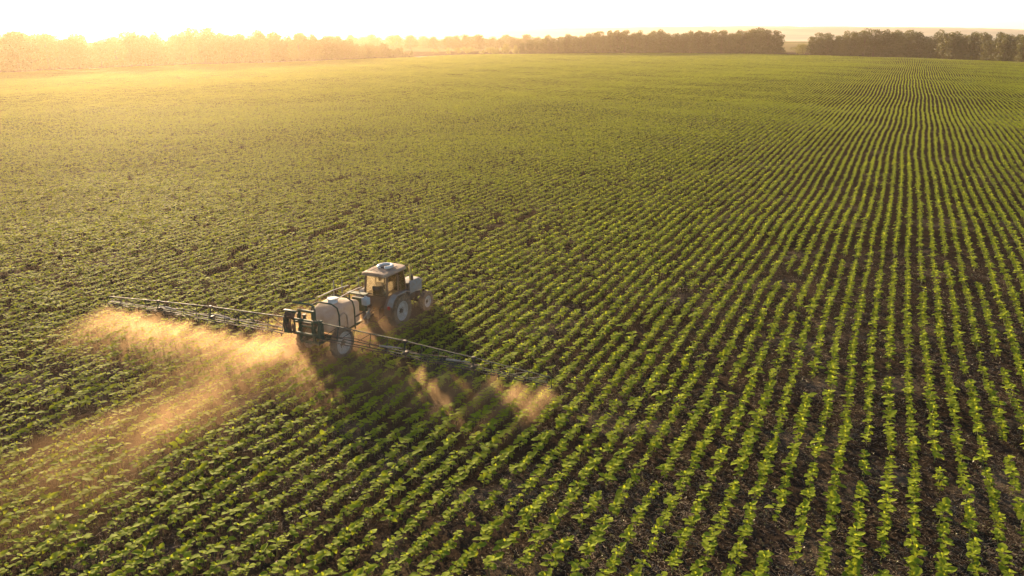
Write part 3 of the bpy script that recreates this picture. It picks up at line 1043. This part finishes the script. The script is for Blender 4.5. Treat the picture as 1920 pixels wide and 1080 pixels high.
for k in range(7):
    yv = -0.48 + k * 0.16
    B().box((0.05, yv, 2.672), (1.2, 0.035, 0.016), bevel=0.006).build('roof_rib', 'roof_tan', roof)
b = B()
path = [(0.22 + 0.34 * math.cos(a), 0.02 + 0.30 * math.sin(a), 2.73) for a in [R(d_) for d_ in range(-150, 151, 20)]]
b.tube(path, 0.075, 10)
b.build('hatch_ring', 'white', roof)
b = B().box((0.20, 0.02, 2.69), (0.36, 0.32, 0.05), bevel=0.015).build('hatch', 'dark_metal', roof)
for s in (-1, 1):
    f = B()
    f.strip([(-0.98, 0.80), (-0.95, 1.10), (-0.72, 1.46), (-0.45, 1.58), (0.35, 1.58), (0.66, 1.46)], *(sorted((s * 0.60, s * 1.02))), 0.025)
    fo = f.build('fender', 'cab_brown', tractor, True, 25)
    f = B()
    f.strip([(-0.93, 1.19), (-0.735, 1.50), (-0.45, 1.617), (-0.36, 1.617)], *(sorted((s * 0.74, s * 1.04))), 0.02)
    f.build('fender_panel', 'pale_paint', fo, True, 25)
    f = B()
    f.strip([(-0.36, 1.617), (0.35, 1.617), (0.64, 1.505)], *(sorted((s * 0.95, s * 1.05))), 0.03)
    f.build('fender_lip', 'pale_paint', fo, True, 25)
    f = B()
    f.loft([[(x, s * 0.605, 1.0), (x, s * 0.605, z), (x, s * 0.63, z), (x, s * 0.63, 1.0)] for x, z in ((-0.92, 1.1), (-0.72, 1.46), (-0.45, 1.58), (0.35, 1.58), (0.6, 1.48))])
    f.build('fender_side', 'cab_brown', fo, False)
    B().box((-0.97, s * 0.86, 1.16), (0.05, 0.12, 0.16), bevel=0.01).build('tail_lamp', 'red_lamp', fo)
    st = B()
    st.box((0.85, s * 0.70, 0.52), (0.30, 0.22, 0.03)).box((0.85, s * 0.70, 0.82), (0.30, 0.22, 0.03))
    st.bar((0.72, s * 0.62, 0.50), (0.72, s * 0.62, 1.0), 0.03).bar((0.98, s * 0.62, 0.50), (0.98, s * 0.62, 1.0), 0.03)
    st.build('step', 'dark_metal', tractor, False)
    mr = B().tube([(0.92, s * 0.60, 2.20), (1.0, s * 0.86, 2.24), (1.0, s * 0.90, 2.20)], 0.012).box((1.0, s * 0.90, 2.07), (0.03, 0.14, 0.24), bevel=0.01)
    mr.build('mirror', 'dark_metal', cab)
b = B()
b.box((-0.35, 0, 1.50), (0.50, 0.48, 0.14), bevel=0.04)
b.box((-0.56, 0, 1.76), (0.13, 0.44, 0.44), rot=(0, -0.12, 0), bevel=0.05)
b.build('seat', 'seat', cab)
b = B()
b.cyl((0.45, 0, 1.40), (0.28, 0, 1.86), 0.03, None, 8)
ring = [(0.27 - 0.06 * math.cos(a), 0.19 * math.sin(a), 1.87 + 0.18 * math.cos(a) * 0.35) for a in [2 * math.pi * k / 16 for k in range(17)]]
b.tube(ring, 0.014, 6)
b.build('steering_wheel', 'dark_metal', cab)
b = B().box((0.62, 0, 1.62), (0.22, 0.8, 0.28), bevel=0.04).build('dashboard', 'seat', cab)
b = B()
for s in (-1, 1):
    b.bar((-0.5, s * 0.22, 0.62), (-1.25, s * 0.38, 0.52), 0.05, 0.06)
    b.bar((-0.55, s * 0.25, 1.08), (-0.95, s * 0.36, 1.02), 0.05, 0.05)
    b.bar((-0.95, s * 0.36, 1.02), (-1.0, s * 0.35, 0.55), 0.03, 0.03)
b.bar((-0.5, 0, 1.0), (-1.1, 0, 0.86), 0.05, 0.05)
b.bar((-1.2, -0.4, 0.50), (-1.2, 0.4, 0.50), 0.06, 0.05)
b.build('rear_linkage', 'dark_metal', tractor, False)
b = B().tube([(1.1, 0.55, 1.45), (1.15, 0.62, 1.5), (1.15, 0.62, 2.55)], 0.008, 5).build('aerial', 'dark_metal', tractor)
b = B().box((0.42, -0.44, 0.92), (0.55, 0.26, 0.34), bevel=0.05).build('battery_box', 'cab_brown', tractor)

# ---- driver
def skin_figure(name, verts, edges, radii, root, mat, parent=None):
    me = bpy.data.meshes.new(name)
    me.from_pydata(verts, edges, [])
    o = mesh_obj(name, me, mat, parent)
    sk = o.modifiers.new('skin', 'SKIN')
    lay = me.skin_vertices[0].data if me.skin_vertices else None
    if lay is None:
        with bpy.context.temp_override(object=o, active_object=o):
            bpy.ops.mesh.customdata_skin_add()
        lay = me.skin_vertices[0].data
    for i, r in enumerate(radii):
        lay[i].radius = (r, r)
    lay[root].use_root = True
    sb = o.modifiers.new('sub', 'SUBSURF'); sb.levels = 1; sb.render_levels = 2
    return o
driver = empty('person', mach_point(4.35 - 0.34, -0.12), HEAD)
tag(driver, 'person in dark clothes sitting on the seat inside the tractor cab', 'person')
Z0 = 1.58
bv = [(0, 0, Z0 + .04), (0, 0, Z0 + .24), (0.02, 0, Z0 + .46), (0.03, 0, Z0 + .56)]
be = [(0, 1), (1, 2), (2, 3)]
br = [.15, .15, .13, .06]
for s in (-1, 1):
    k = len(bv)
    bv += [(0.03, s * .10, Z0 + .03), (0.43, s * .14, Z0 + .06), (0.47, s * .14, Z0 - .20)]
    be += [(0, k), (k, k + 1), (k + 1, k + 2)]; br += [.09, .07, .05]
    k = len(bv)
    bv += [(0.02, s * .19, Z0 + .43), (0.10, s * .25, Z0 + .20), (0.36, s * .17, Z0 + .28)]
    be += [(2, k), (k, k + 1), (k + 1, k + 2)]; br += [.065, .05, .035]
skin_figure('clothed_body', bv, be, br, 0, M['cloth'], driver)
hd = skin_figure('head', [(0.03, 0, Z0 + .55), (0.04, 0, Z0 + .66), (0.05, 0, Z0 + .77), (0.13, 0, Z0 + .70)], [(0, 1), (1, 2), (1, 3)], [.055, .085, .085, .018], 1, M['skin'], driver)
B().lathe([(0.02, 0.115), (0.07, 0.10), (0.098, 0.05), (0.104, 0.0), (0.09, -0.01)], 14, Matrix.Translation((0.045, 0, Z0 + .75)) @ Matrix.Rotation(R(90), 4, 'X')).build('cap', 'dark_metal', driver)
for s in (-1, 1):
    fv, fe, fr = [(0.36, s * .17, Z0 + .28), (0.42, s * .165, Z0 + .29)], [(0, 1)], [.03, .034]
    for q in range(4):
        k = len(fv)
        oy = (q - 1.5) * .02
        fv += [(0.455, s * .165 + oy, Z0 + .295), (0.475, s * .165 + oy, Z0 + .27 - .004 * q), (0.458, s * .165 + oy, Z0 + .25)]
        fe += [(1, k), (k, k + 1), (k + 1, k + 2)]; fr += [.009, .008, .007]
    k = len(fv)
    fv += [(0.41, s * .13, Z0 + .29), (0.44, s * .12, Z0 + .275)]
    fe += [(1, k), (k, k + 1)]; fr += [.010, .008]
    skin_figure('hand', fv, fe, fr, 0, M['skin'], driver)

# ---- trailed sprayer
sprayer = empty('field_sprayer', mach_point(0, 0), HEAD)
tag(sprayer, 'trailed green field sprayer with cream tank and long spray boom spread wide', 'sprayer')
wheel(sprayer, 0, -0.86, 0.68, 0.28, 0.48, -1, 18)
wheel(sprayer, 0, 0.86, 0.68, 0.28, 0.48, 1, 18)
b = B()
for s in (-1, 1):
    b.bar((-1.0, s * 0.40, 0.86), (1.9, s * 0.40, 0.86), 0.10, 0.12)
    b.bar((1.9, s * 0.40, 0.86), (2.55, s * 0.06, 0.66), 0.09, 0.10)
for x in (-0.9, 0.0, 0.9, 1.85):
    b.bar((x, -0.40, 0.84), (x, 0.40, 0.84), 0.08, 0.10)
b.build('frame', 'green', sprayer, False)
b = B().bar((2.5, 0, 0.66), (3.25, 0.02, 0.52), 0.10, 0.10).cyl((3.22, 0.02, 0.46), (3.22, 0.02, 0.60), 0.07, None, 10)
b.build('drawbar', 'dark_metal', sprayer, False)
B().cyl((0, -0.76, 0.70), (0, 0.76, 0.70), 0.06, None, 10).box((0, 0, 0.76), (0.14, 0.9, 0.12)).build('axle', 'dark_metal', sprayer, False)
def rrect(x, w, z0, z1, r, n=5):
    pts = []
    for (cy_, cz, a0) in ((w - r, z1 - r, 0), (-w + r, z1 - r, 90), (-w + r, z0 + r, 180), (w - r, z0 + r, 270)):
        for k in range(n):
            a = R(a0 + 90 * k / (n - 1))
            pts.append((x, cy_ + r * math.cos(a), cz + r * math.sin(a)))
    return pts
tank = B().loft([rrect(-0.28, 0.36, 1.20, 1.66, 0.10), rrect(-0.22, 0.46, 1.08, 1.78, 0.12), rrect(0.05, 0.60, 0.97, 1.92, 0.14), rrect(0.45, 0.65, 0.94, 2.06, 0.16), rrect(0.95, 0.65, 0.94, 2.09, 0.16),
                 rrect(1.4, 0.64, 0.95, 2.06, 0.16), rrect(1.72, 0.58, 1.00, 1.96, 0.14), rrect(1.82, 0.48, 1.12, 1.86, 0.12)]).build('tank', 'tank_plastic', sprayer, True, 40)
B().cyl((0.75, 0.05, 2.05), (0.75, 0.05, 2.22), 0.22, 0.20, 20).cyl((0.75, 0.05, 2.22), (0.75, 0.05, 2.26), 0.24, 0.23, 20).build('tank_lid', 'white', tank)
# moulded swirl panel on the visible flank
B().tube([(0.1, -0.635, 1.10), (0.12, -0.65, 1.5), (0.30, -0.668, 1.74), (0.52, -0.68, 1.78), (0.68, -0.685, 1.64), (0.72, -0.685, 1.1)], 0.03, 8).build('moulded_rib', 'tank_plastic', tank)
for x, w in ((0.14, 0.70), (1.18, 0.72)):
    B().tube([(x, -w, 0.86), (x, -w, 1.80), (x, -w + 0.08, 2.08), (x, -0.35, 2.22), (x, 0.35, 2.22), (x, w - 0.08, 2.08), (x, w, 1.80), (x, w, 0.86)], 0.032, 8).build('hoop', 'green', sprayer)
B().bar((1.18, -0.71, 1.38), (1.95, -0.66, 1.38), 0.03, 0.07).build('side_brace', 'dark_metal', sprayer, False)
B().tube([(0.3, -0.42, 2.37), (1.28, -0.40, 2.40), (2.0, -0.30, 2.36), (2.45, -0.25, 2.30)], 0.022, 6).build('hand_rail', 'steel', sprayer)
B().tube([(0.3, 0.45, 2.37), (1.28, 0.42, 2.40), (2.3, 0.35, 2.34)], 0.022, 6).build('hand_rail', 'steel', sprayer)
for (x, y, z0, z1) in ((0.95, 0.12, 2.28, 2.95), (1.5, 0.10, 2.25, 2.82), (2.42, -0.12, 2.0, 2.75)):
    B().cyl((x, y, z0), (x + 0.03, y, z1), 0.02, 0.016, 6).build('marker_rod', 'steel', sprayer)
B().box((2.18, -0.62, 1.78), (0.30, 0.30, 0.34), bevel=0.05).cyl((2.18, -0.62, 1.95), (2.18, -0.62, 2.0), 0.07, None, 12).build('clean_water_tank', 'clean_tank', sprayer)
b = B()
b.bar((2.32, -0.45, 0.8), (2.32, -0.45, 2.05), 0.05).bar((2.32, 0.35, 0.8), (2.32, 0.35, 2.05), 0.05)
b.box((2.38, -0.05, 2.02), (0.30, 0.95, 0.05))
b.box((2.42, -0.1, 1.52), (0.16, 0.7, 0.6), bevel=0.03)
b.build('control_stand', 'green', sprayer, False)
b = B()
b.cyl((2.45, -0.5, 1.04), (2.45, -0.25, 1.04), 0.14, None, 14).cyl((2.45, -0.52, 1.04), (2.45, -0.50, 1.04), 0.17, None, 14)
b.tube([(2.45, -0.5, 1.18), (2.42, -0.62, 1.35), (2.2, -0.70, 1.3), (1.9, -0.62, 1.05)], 0.03)
b.tube([(2.45, -0.4, 0.9), (2.35, -0.55, 0.7), (2.0, -0.5, 0.8)], 0.03)
b.build('pump', 'steel', sprayer)
for k in range(3):
    B().tube([(2.3, -0.5 + k * .07, 1.2), (2.15, -0.62 + k * .05, 0.85), (2.3, -0.55 + k * .06, 0.62), (2.6, -0.2 + k * .04, 0.85), (3.6, 0.05 * k, 1.0)], 0.018).build('hose', 'hose', sprayer)
# lift mast and rear platform
BX, BY = -1.0, 0.25
b = B()
for s in (-0.34, 0.34):
    b.bar((BX + 0.22, BY + s, 0.80), (BX + 0.22, BY + s, 2.15), 0.09, 0.11)
    b.bar((BX + 0.22, BY + s, 1.05), (-0.55, s * 1.1, 0.92), 0.07)
b.bar((BX + 0.22, BY - 0.40, 2.12), (BX + 0.22, BY + 0.40, 2.12), 0.09, 0.09)
b.bar((BX + 0.22, BY - 0.40, 1.45), (BX + 0.22, BY + 0.40, 1.45), 0.07, 0.07)
mast = b.build('lift_mast', 'green', sprayer, False)
B().tube([(-0.55, 1.05, 2.32), (-0.55, 0.2, 2.34), (-0.55, 0.05, 2.28), (-0.56, -0.02, 2.1), (-0.6, -0.05, 1.35)], 0.045, 8).build('arch_pipe', 'green', sprayer)
B().tube([(-0.55, 1.05, 2.32), (-0.3, 1.0, 2.25), (0.3, 0.6, 2.3)], 0.03, 8).build('arch_pipe', 'green', sprayer)
for k in range(7):
    yy_ = BY + 0.42 + k * 0.075
    B().tube([(BX + 0.05, yy_, 2.06), (BX - 0.06, yy_ + 0.01, 1.9), (BX - 0.08, yy_ + random.uniform(-.03, .03), 1.5), (BX - 0.02, yy_ + random.uniform(-.05, .05), 1.15)], 0.034, 6).build('hose', 'hose', sprayer)
B().box((BX + 0.02, BY + 0.64, 2.10), (0.16, 0.62, 0.07), bevel=0.02).build('hose_clamp', 'green', sprayer)
b = B()
b.cyl((-0.62, 0.75, 1.62), (-0.62, 0.75, 1.92), 0.10, None, 12).cyl((-0.62, 0.48, 1.70), (-0.62, 0.48, 1.90), 0.08, None, 12)
b.box((-0.66, 0.35, 1.58), (0.2, 1.1, 0.08)).cyl((-0.7, -0.15, 1.5), (-0.7, -0.15, 1.75), 0.06, None, 10)
b.build('valve_block', 'dark_metal', sprayer)
b = B()
for z in (1.22, 1.80):
    b.bar((BX, BY - 0.95, z), (BX, BY + 0.95, z), 0.07, 0.08)
for s in (-0.95, -0.45, 0.45, 0.95):
    b.bar((BX, BY + s, 1.20), (BX, BY + s, 1.82), 0.06, 0.06)
b.build('boom_centre', 'green', sprayer, False)
for s in (-1, 1):
    B().loft([[(BX + t, BY + s * 0.97, 1.15), (BX + t, BY + s * 0.72, 1.15), (BX + t, BY + s * 0.80, 1.82), (BX + t, BY + s * 0.97, 1.82)] for t in (-0.07, 0.07)]).build('hinge_plate', 'green', sprayer, False)
    B().box((BX, BY + s * 0.85, 1.87), (0.16, 0.22, 0.06), bevel=0.02).build('hinge_cap', 'green', sprayer)

def lerp(a, b_, t):
    return a + (b_ - a) * t
def boom_wing(s):
    w = empty('boom_wing'); w.parent = sprayer
    K = [0.97, 4.9, 7.9, 10.9]
    TOP = [1.80, 1.70, 1.56, 1.40]; LOW = [1.24, 1.20, 1.18, 1.18]; XX = [BX, BX - 0.06, BX - 0.14, BX - 0.26]
    DEP = [0.15, 0.12, 0.09, 0.05]
    def at(d, which):
        return float(np.interp(d, K, which))
    for q in range(3):
        a, e = K[q] + (0.02 if q else 0), K[q + 1] - 0.02
        rr = (0.030, 0.026, 0.023)[q]
        B().bar((at(a, XX), BY + s * a, at(a, TOP)), (at(e, XX), BY + s * e, at(e, TOP)), rr * 1.3, rr * 1.3).build('top_rail', 'boom_metal', w, False)
        for t in (-1, 1):
            B().bar((at(a, XX) + t * at(a, DEP), BY + s * a, at(a, LOW)), (at(e, XX) + t * at(e, DEP), BY + s * e, at(e, LOW)), rr, rr).build('lower_rail', 'boom_metal', w, False)
        n_ = (5, 4, 4)[q]
        for k in range(n_ + 1):
            d = lerp(a, e, k / n_)
            B().bar((at(d, XX), BY + s * d, at(d, TOP)), (at(d, XX) - at(d, DEP), BY + s * d, at(d, LOW)), rr * 0.8).build('strut', 'boom_metal', w, False)
            if k < n_:
                d2 = lerp(a, e, (k + 1) / n_)
                B().bar((at(d2, XX), BY + s * d2, at(d2, TOP)), (at(d, XX) + at(d, DEP), BY + s * d, at(d, LOW)), rr * 0.7).build('brace', 'boom_metal', w, False)
        if q < 2:
            B().box((at(e, XX), BY + s * (e + 0.02), at(e, TOP) - 0.02), (0.12, 0.16, 0.12), bevel=0.02).box((at(e, XX), BY + s * (e + 0.02), at(e, LOW) + 0.02), (0.26, 0.16, 0.10), bevel=0.02).build('fold_hinge', 'dark_metal', w)
            B().cyl((at(e, XX) - 0.1, BY + s * (e - 1.1), at(e, LOW) + 0.16), (at(e, XX) - 0.1, BY + s * (e - 0.5), at(e, LOW) + 0.20), 0.04, None, 8).cyl(
                (at(e, XX) - 0.1, BY + s * (e - 0.5), at(e, LOW) + 0.20), (at(e, XX) - 0.1, BY + s * (e - 0.1), at(e, LOW) + 0.22), 0.02, None, 8).build('hydraulic_cylinder', 'steel', w)
    B().tube([(XX[3], BY + s * 10.88, 1.42), (XX[3], BY + s * 11.02, 1.36), (XX[3], BY + s * 11.04, 1.0), (XX[3], BY + s * 10.9, 0.92)], 0.025, 6).build('tip_guard', 'boom_metal', w)
    B().tube([(at(d, XX) - at(d, DEP) - 0.05, BY + s * d, at(d, LOW) - 0.07 + 0.02 * math.sin(d * 5)) for d in np.linspace(0.9, 10.9, 30)], 0.02, 6).build('spray_line', 'hose', w)
    B().tube([(at(d, XX) + 0.04, BY + s * d, at(d, LOW) + 0.12 + 0.05 * math.sin(d * 3.1)) for d in np.linspace(0.9, 8.2, 30)], 0.018, 6).build('hydraulic_hose', 'hose', w)
    nz = B().cyl((0, 0, -0.04), (0, 0, -0.16), 0.022, 0.016, 6).box((0, 0, -0.03), (0.06, 0.05, 0.05)).build('nozzle', 'dark_metal', w)
    first = True
    for d in np.arange(1.0, 10.95, 0.5):
        o = nz if first else nz.copy()
        if not first:
            C.objects.link(o)
        first = False
        o.location = (at(d, XX) - at(d, DEP) - 0.05, BY + s * d, at(d, LOW) - 0.07)
    return w
boom_wing(-1)
boom_wing(1)

# ------------------------------------------------------------------ spray, dust and haze (real volumes)
def volume_base(name, color, aniso):
    m, nt, out = new_mat(name)
    pv = nt.nodes.new('ShaderNodeVolumePrincipled')
    pv.inputs['Color'].default_value = (*color, 1)
    pv.inputs['Anisotropy'].default_value = aniso
    nt.links.new(pv.outputs[0], out.inputs['Volume'])
    return m, nt, pv

def smooth(nt, v, a, b_):
    n = nt.nodes.new('ShaderNodeMapRange')
    n.interpolation_type = 'SMOOTHSTEP'
    n.inputs['From Min'].default_value = a; n.inputs['From Max'].default_value = b_
    nt.links.new(v, n.inputs['Value'])
    return n.outputs[0]

def box_obj(name, lo, hi, mat):
    me = bpy.data.meshes.new(name)
    V = [(x, y, z) for x in (lo[0], hi[0]) for y in (lo[1], hi[1]) for z in (lo[2], hi[2])]
    me.from_pydata(V, [], [(0, 1, 3, 2), (4, 6, 7, 5), (0, 4, 5, 1), (2, 3, 7, 6), (0, 2, 6, 4), (1, 5, 7, 3)])
    return mesh_obj(name, me, mat)

MIST_COL = (0.94, 0.64, 0.35)
def fan_mist(name, y0, y1, dens, label, seed, step):
    m, nt, pv = volume_base(name, MIST_COL, 0.62)
    tc = nt.nodes.new('ShaderNodeTexCoord')
    sp = nt.nodes.new('ShaderNodeSeparateXYZ')
    nt.links.new(tc.outputs['Object'], sp.inputs[0])
    X, Y, Z = sp.outputs
    mp = nt.nodes.new('ShaderNodeMapping'); mp.inputs['Scale'].default_value = (0.35, 1.6, 0.9); mp.inputs['Location'].default_value = (seed, seed, 0)
    nt.links.new(tc.outputs['Object'], mp.inputs[0])
    n1 = noise(nt, mp.outputs[0], 1.0, 4, 0.6)
    mp2 = nt.nodes.new('ShaderNodeMapping'); mp2.inputs['Scale'].default_value = (0.15, 0.42, 0.1); mp2.inputs['Location'].default_value = (seed * 3, 2, 0)
    nt.links.new(tc.outputs['Object'], mp2.inputs[0])
    n2 = noise(nt, mp2.outputs[0], 1.0, 2, 0.5)
    # scalloped fans under nozzles 1 m apart
    tri = math_node(nt, 'ABSOLUTE', math_node(nt, 'SUBTRACT', math_node(nt, 'FRACT', Y), 0.5))
    back = math_node(nt, 'MULTIPLY', X, -1.0)
    back = math_node(nt, 'SUBTRACT', back, -BX)                      # metres behind the boom
    ztop = math_node(nt, 'SUBTRACT', 1.24, math_node(nt, 'MULTIPLY', math_node(nt, 'ABSOLUTE', tri), 1.0))
    ztop = math_node(nt, 'SUBTRACT', ztop, math_node(nt, 'MULTIPLY', back, 0.11))
    ztop = math_node(nt, 'ADD', ztop, math_node(nt, 'MULTIPLY_ADD', n1, 0.9, -0.5))
    above = math_node(nt, 'SUBTRACT', ztop, Z)
    dz = smooth(nt, above, -0.05, 0.55)
    df = smooth(nt, back, -0.28, 0.10)
    db = math_node(nt, 'SUBTRACT', 1.0, smooth(nt, back, 0.6, 5.4))
    dy0 = smooth(nt, Y, y0 + 0.02, y0 + 0.5)
    dy1 = math_node(nt, 'SUBTRACT', 1.0, smooth(nt, Y, y1 - 0.6, y1 - 0.05))
    d = math_node(nt, 'MULTIPLY', dz, df)
    for q in (db, dy0, dy1, smooth(nt, n2, -0.35, 0.60), smooth(nt, n1, 0.0, 0.66)):
        d = math_node(nt, 'MULTIPLY', d, q)
    nt.links.new(math_node(nt, 'MULTIPLY', d, dens), pv.inputs['Density'])
    m.cycles.volume_step_rate = step
    o = box_obj(name, (BX - 5.6, y0, -0.05), (BX + 0.3, y1, 1.35), m)
    o.location = sprayer.location; o.rotation_euler = sprayer.rotation_euler
    return tag(o, label, 'mist', kind='stuff')
fan_mist('spray_mist', 0.6, 11.9, 0.20, 'bright sunlit spray mist hanging under the left boom wing', 3.0, 0.35)
fan_mist('spray_mist', -11.2, -0.2, 0.24, 'thin orange spray mist hanging under the right boom wing', 8.0, 0.35)

def drift_mist():
    m, nt, pv = volume_base('spray_drift', (0.94, 0.62, 0.34), 0.62)
    tc = nt.nodes.new('ShaderNodeTexCoord')
    sp = nt.nodes.new('ShaderNodeSeparateXYZ')
    nt.links.new(tc.outputs['Object'], sp.inputs[0])
    X, Y, Z = sp.outputs
    mp = nt.nodes.new('ShaderNodeMapping'); mp.inputs['Scale'].default_value = (0.30, 0.8, 0.9)
    nt.links.new(tc.outputs['Object'], mp.inputs[0])
    n1 = noise(nt, mp.outputs[0], 1.0, 4, 0.6)
    n0 = noise(nt, tc.outputs['Object'], 0.16, 2, 0.5)
    back = math_node(nt, 'MULTIPLY_ADD', X, -1.0, BX)
    cy_ = math_node(nt, 'MULTIPLY_ADD', back, -0.13, 1.5)
    cy_ = math_node(nt, 'ADD', cy_, math_node(nt, 'MULTIPLY_ADD', n0, 3.0, -1.5))
    wd = math_node(nt, 'MULTIPLY_ADD', back, 0.12, 1.3)
    r = math_node(nt, 'DIVIDE', math_node(nt, 'ABSOLUTE', math_node(nt, 'SUBTRACT', Y, cy_)), wd)
    dy = math_node(nt, 'SUBTRACT', 1.0, smooth(nt, r, 0.0, 1.5))
    zt = math_node(nt, 'MULTIPLY_ADD', n1, 1.6, 0.15)
    dz = smooth(nt, math_node(nt, 'SUBTRACT', zt, Z), 0.0, 0.6)
    fr = smooth(nt, back, 0.0, 3.0)
    bk = math_node(nt, 'SUBTRACT', 1.0, smooth(nt, back, 0.5, 18.0))
    d = math_node(nt, 'MULTIPLY', dy, dz)
    for q in (fr, bk, smooth(nt, n1, 0.12, 0.75)):
        d = math_node(nt, 'MULTIPLY', d, q)
    nt.links.new(math_node(nt, 'MULTIPLY', d, 0.145), pv.inputs['Density'])
    m.cycles.volume_step_rate = 0.35
    o = box_obj('spray_drift', (BX - 18.5, -5.5, -0.05), (BX - 0.02, 5.5, 1.6), m)
    o.location = sprayer.location; o.rotation_euler = sprayer.rotation_euler
    return tag(o, 'glowing trail of spray drifting back behind the sprayer', 'mist', kind='stuff')
drift_mist()

def dust_cloud():
    m, nt, pv = volume_base('dust_cloud', (0.86, 0.56, 0.32), 0.5)
    tc = nt.nodes.new('ShaderNodeTexCoord')
    sp = nt.nodes.new('ShaderNodeSeparateXYZ')
    nt.links.new(tc.outputs['Object'], sp.inputs[0])
    X, Y, Z = sp.outputs
    n1 = noise(nt, tc.outputs['Object'], 0.7, 4, 0.6)
    zt = math_node(nt, 'MULTIPLY_ADD', n1, 2.6, 0.2)
    d = smooth(nt, math_node(nt, 'SUBTRACT', zt, Z), 0.0, 0.9)
    for q in (smooth(nt, X, -3.6, -0.5), math_node(nt, 'SUBTRACT', 1.0, smooth(nt, X, 4.2, 6.2)), smooth(nt, Y, -3.4, -1.0), math_node(nt, 'SUBTRACT', 1.0, smooth(nt, Y, 1.0, 3.4)), smooth(nt, n1, 0.2, 0.6)):
        d = math_node(nt, 'MULTIPLY', d, q)
    nt.links.new(math_node(nt, 'MULTIPLY', d, 0.13), pv.inputs['Density'])
    m.cycles.volume_step_rate = 0.5
    o = box_obj('dust_cloud', (-3.7, -3.5, -0.06), (6.3, 3.5, 2.3), m)
    o.location = sprayer.location; o.rotation_euler = sprayer.rotation_euler
    return tag(o, 'brown dust hanging low round the tractor and sprayer wheels', 'dust', kind='stuff')
dust_cloud()

hz, nt, pv = volume_base('haze', (1.0, 0.77, 0.55), 0.70)
pv.inputs['Density'].default_value = 0.00013
haze = box_obj('haze', (-5050, -350, -2.5), (5050, 5250, 46), hz)
tag(haze, 'warm evening haze filling the air over the field', kind='stuff')
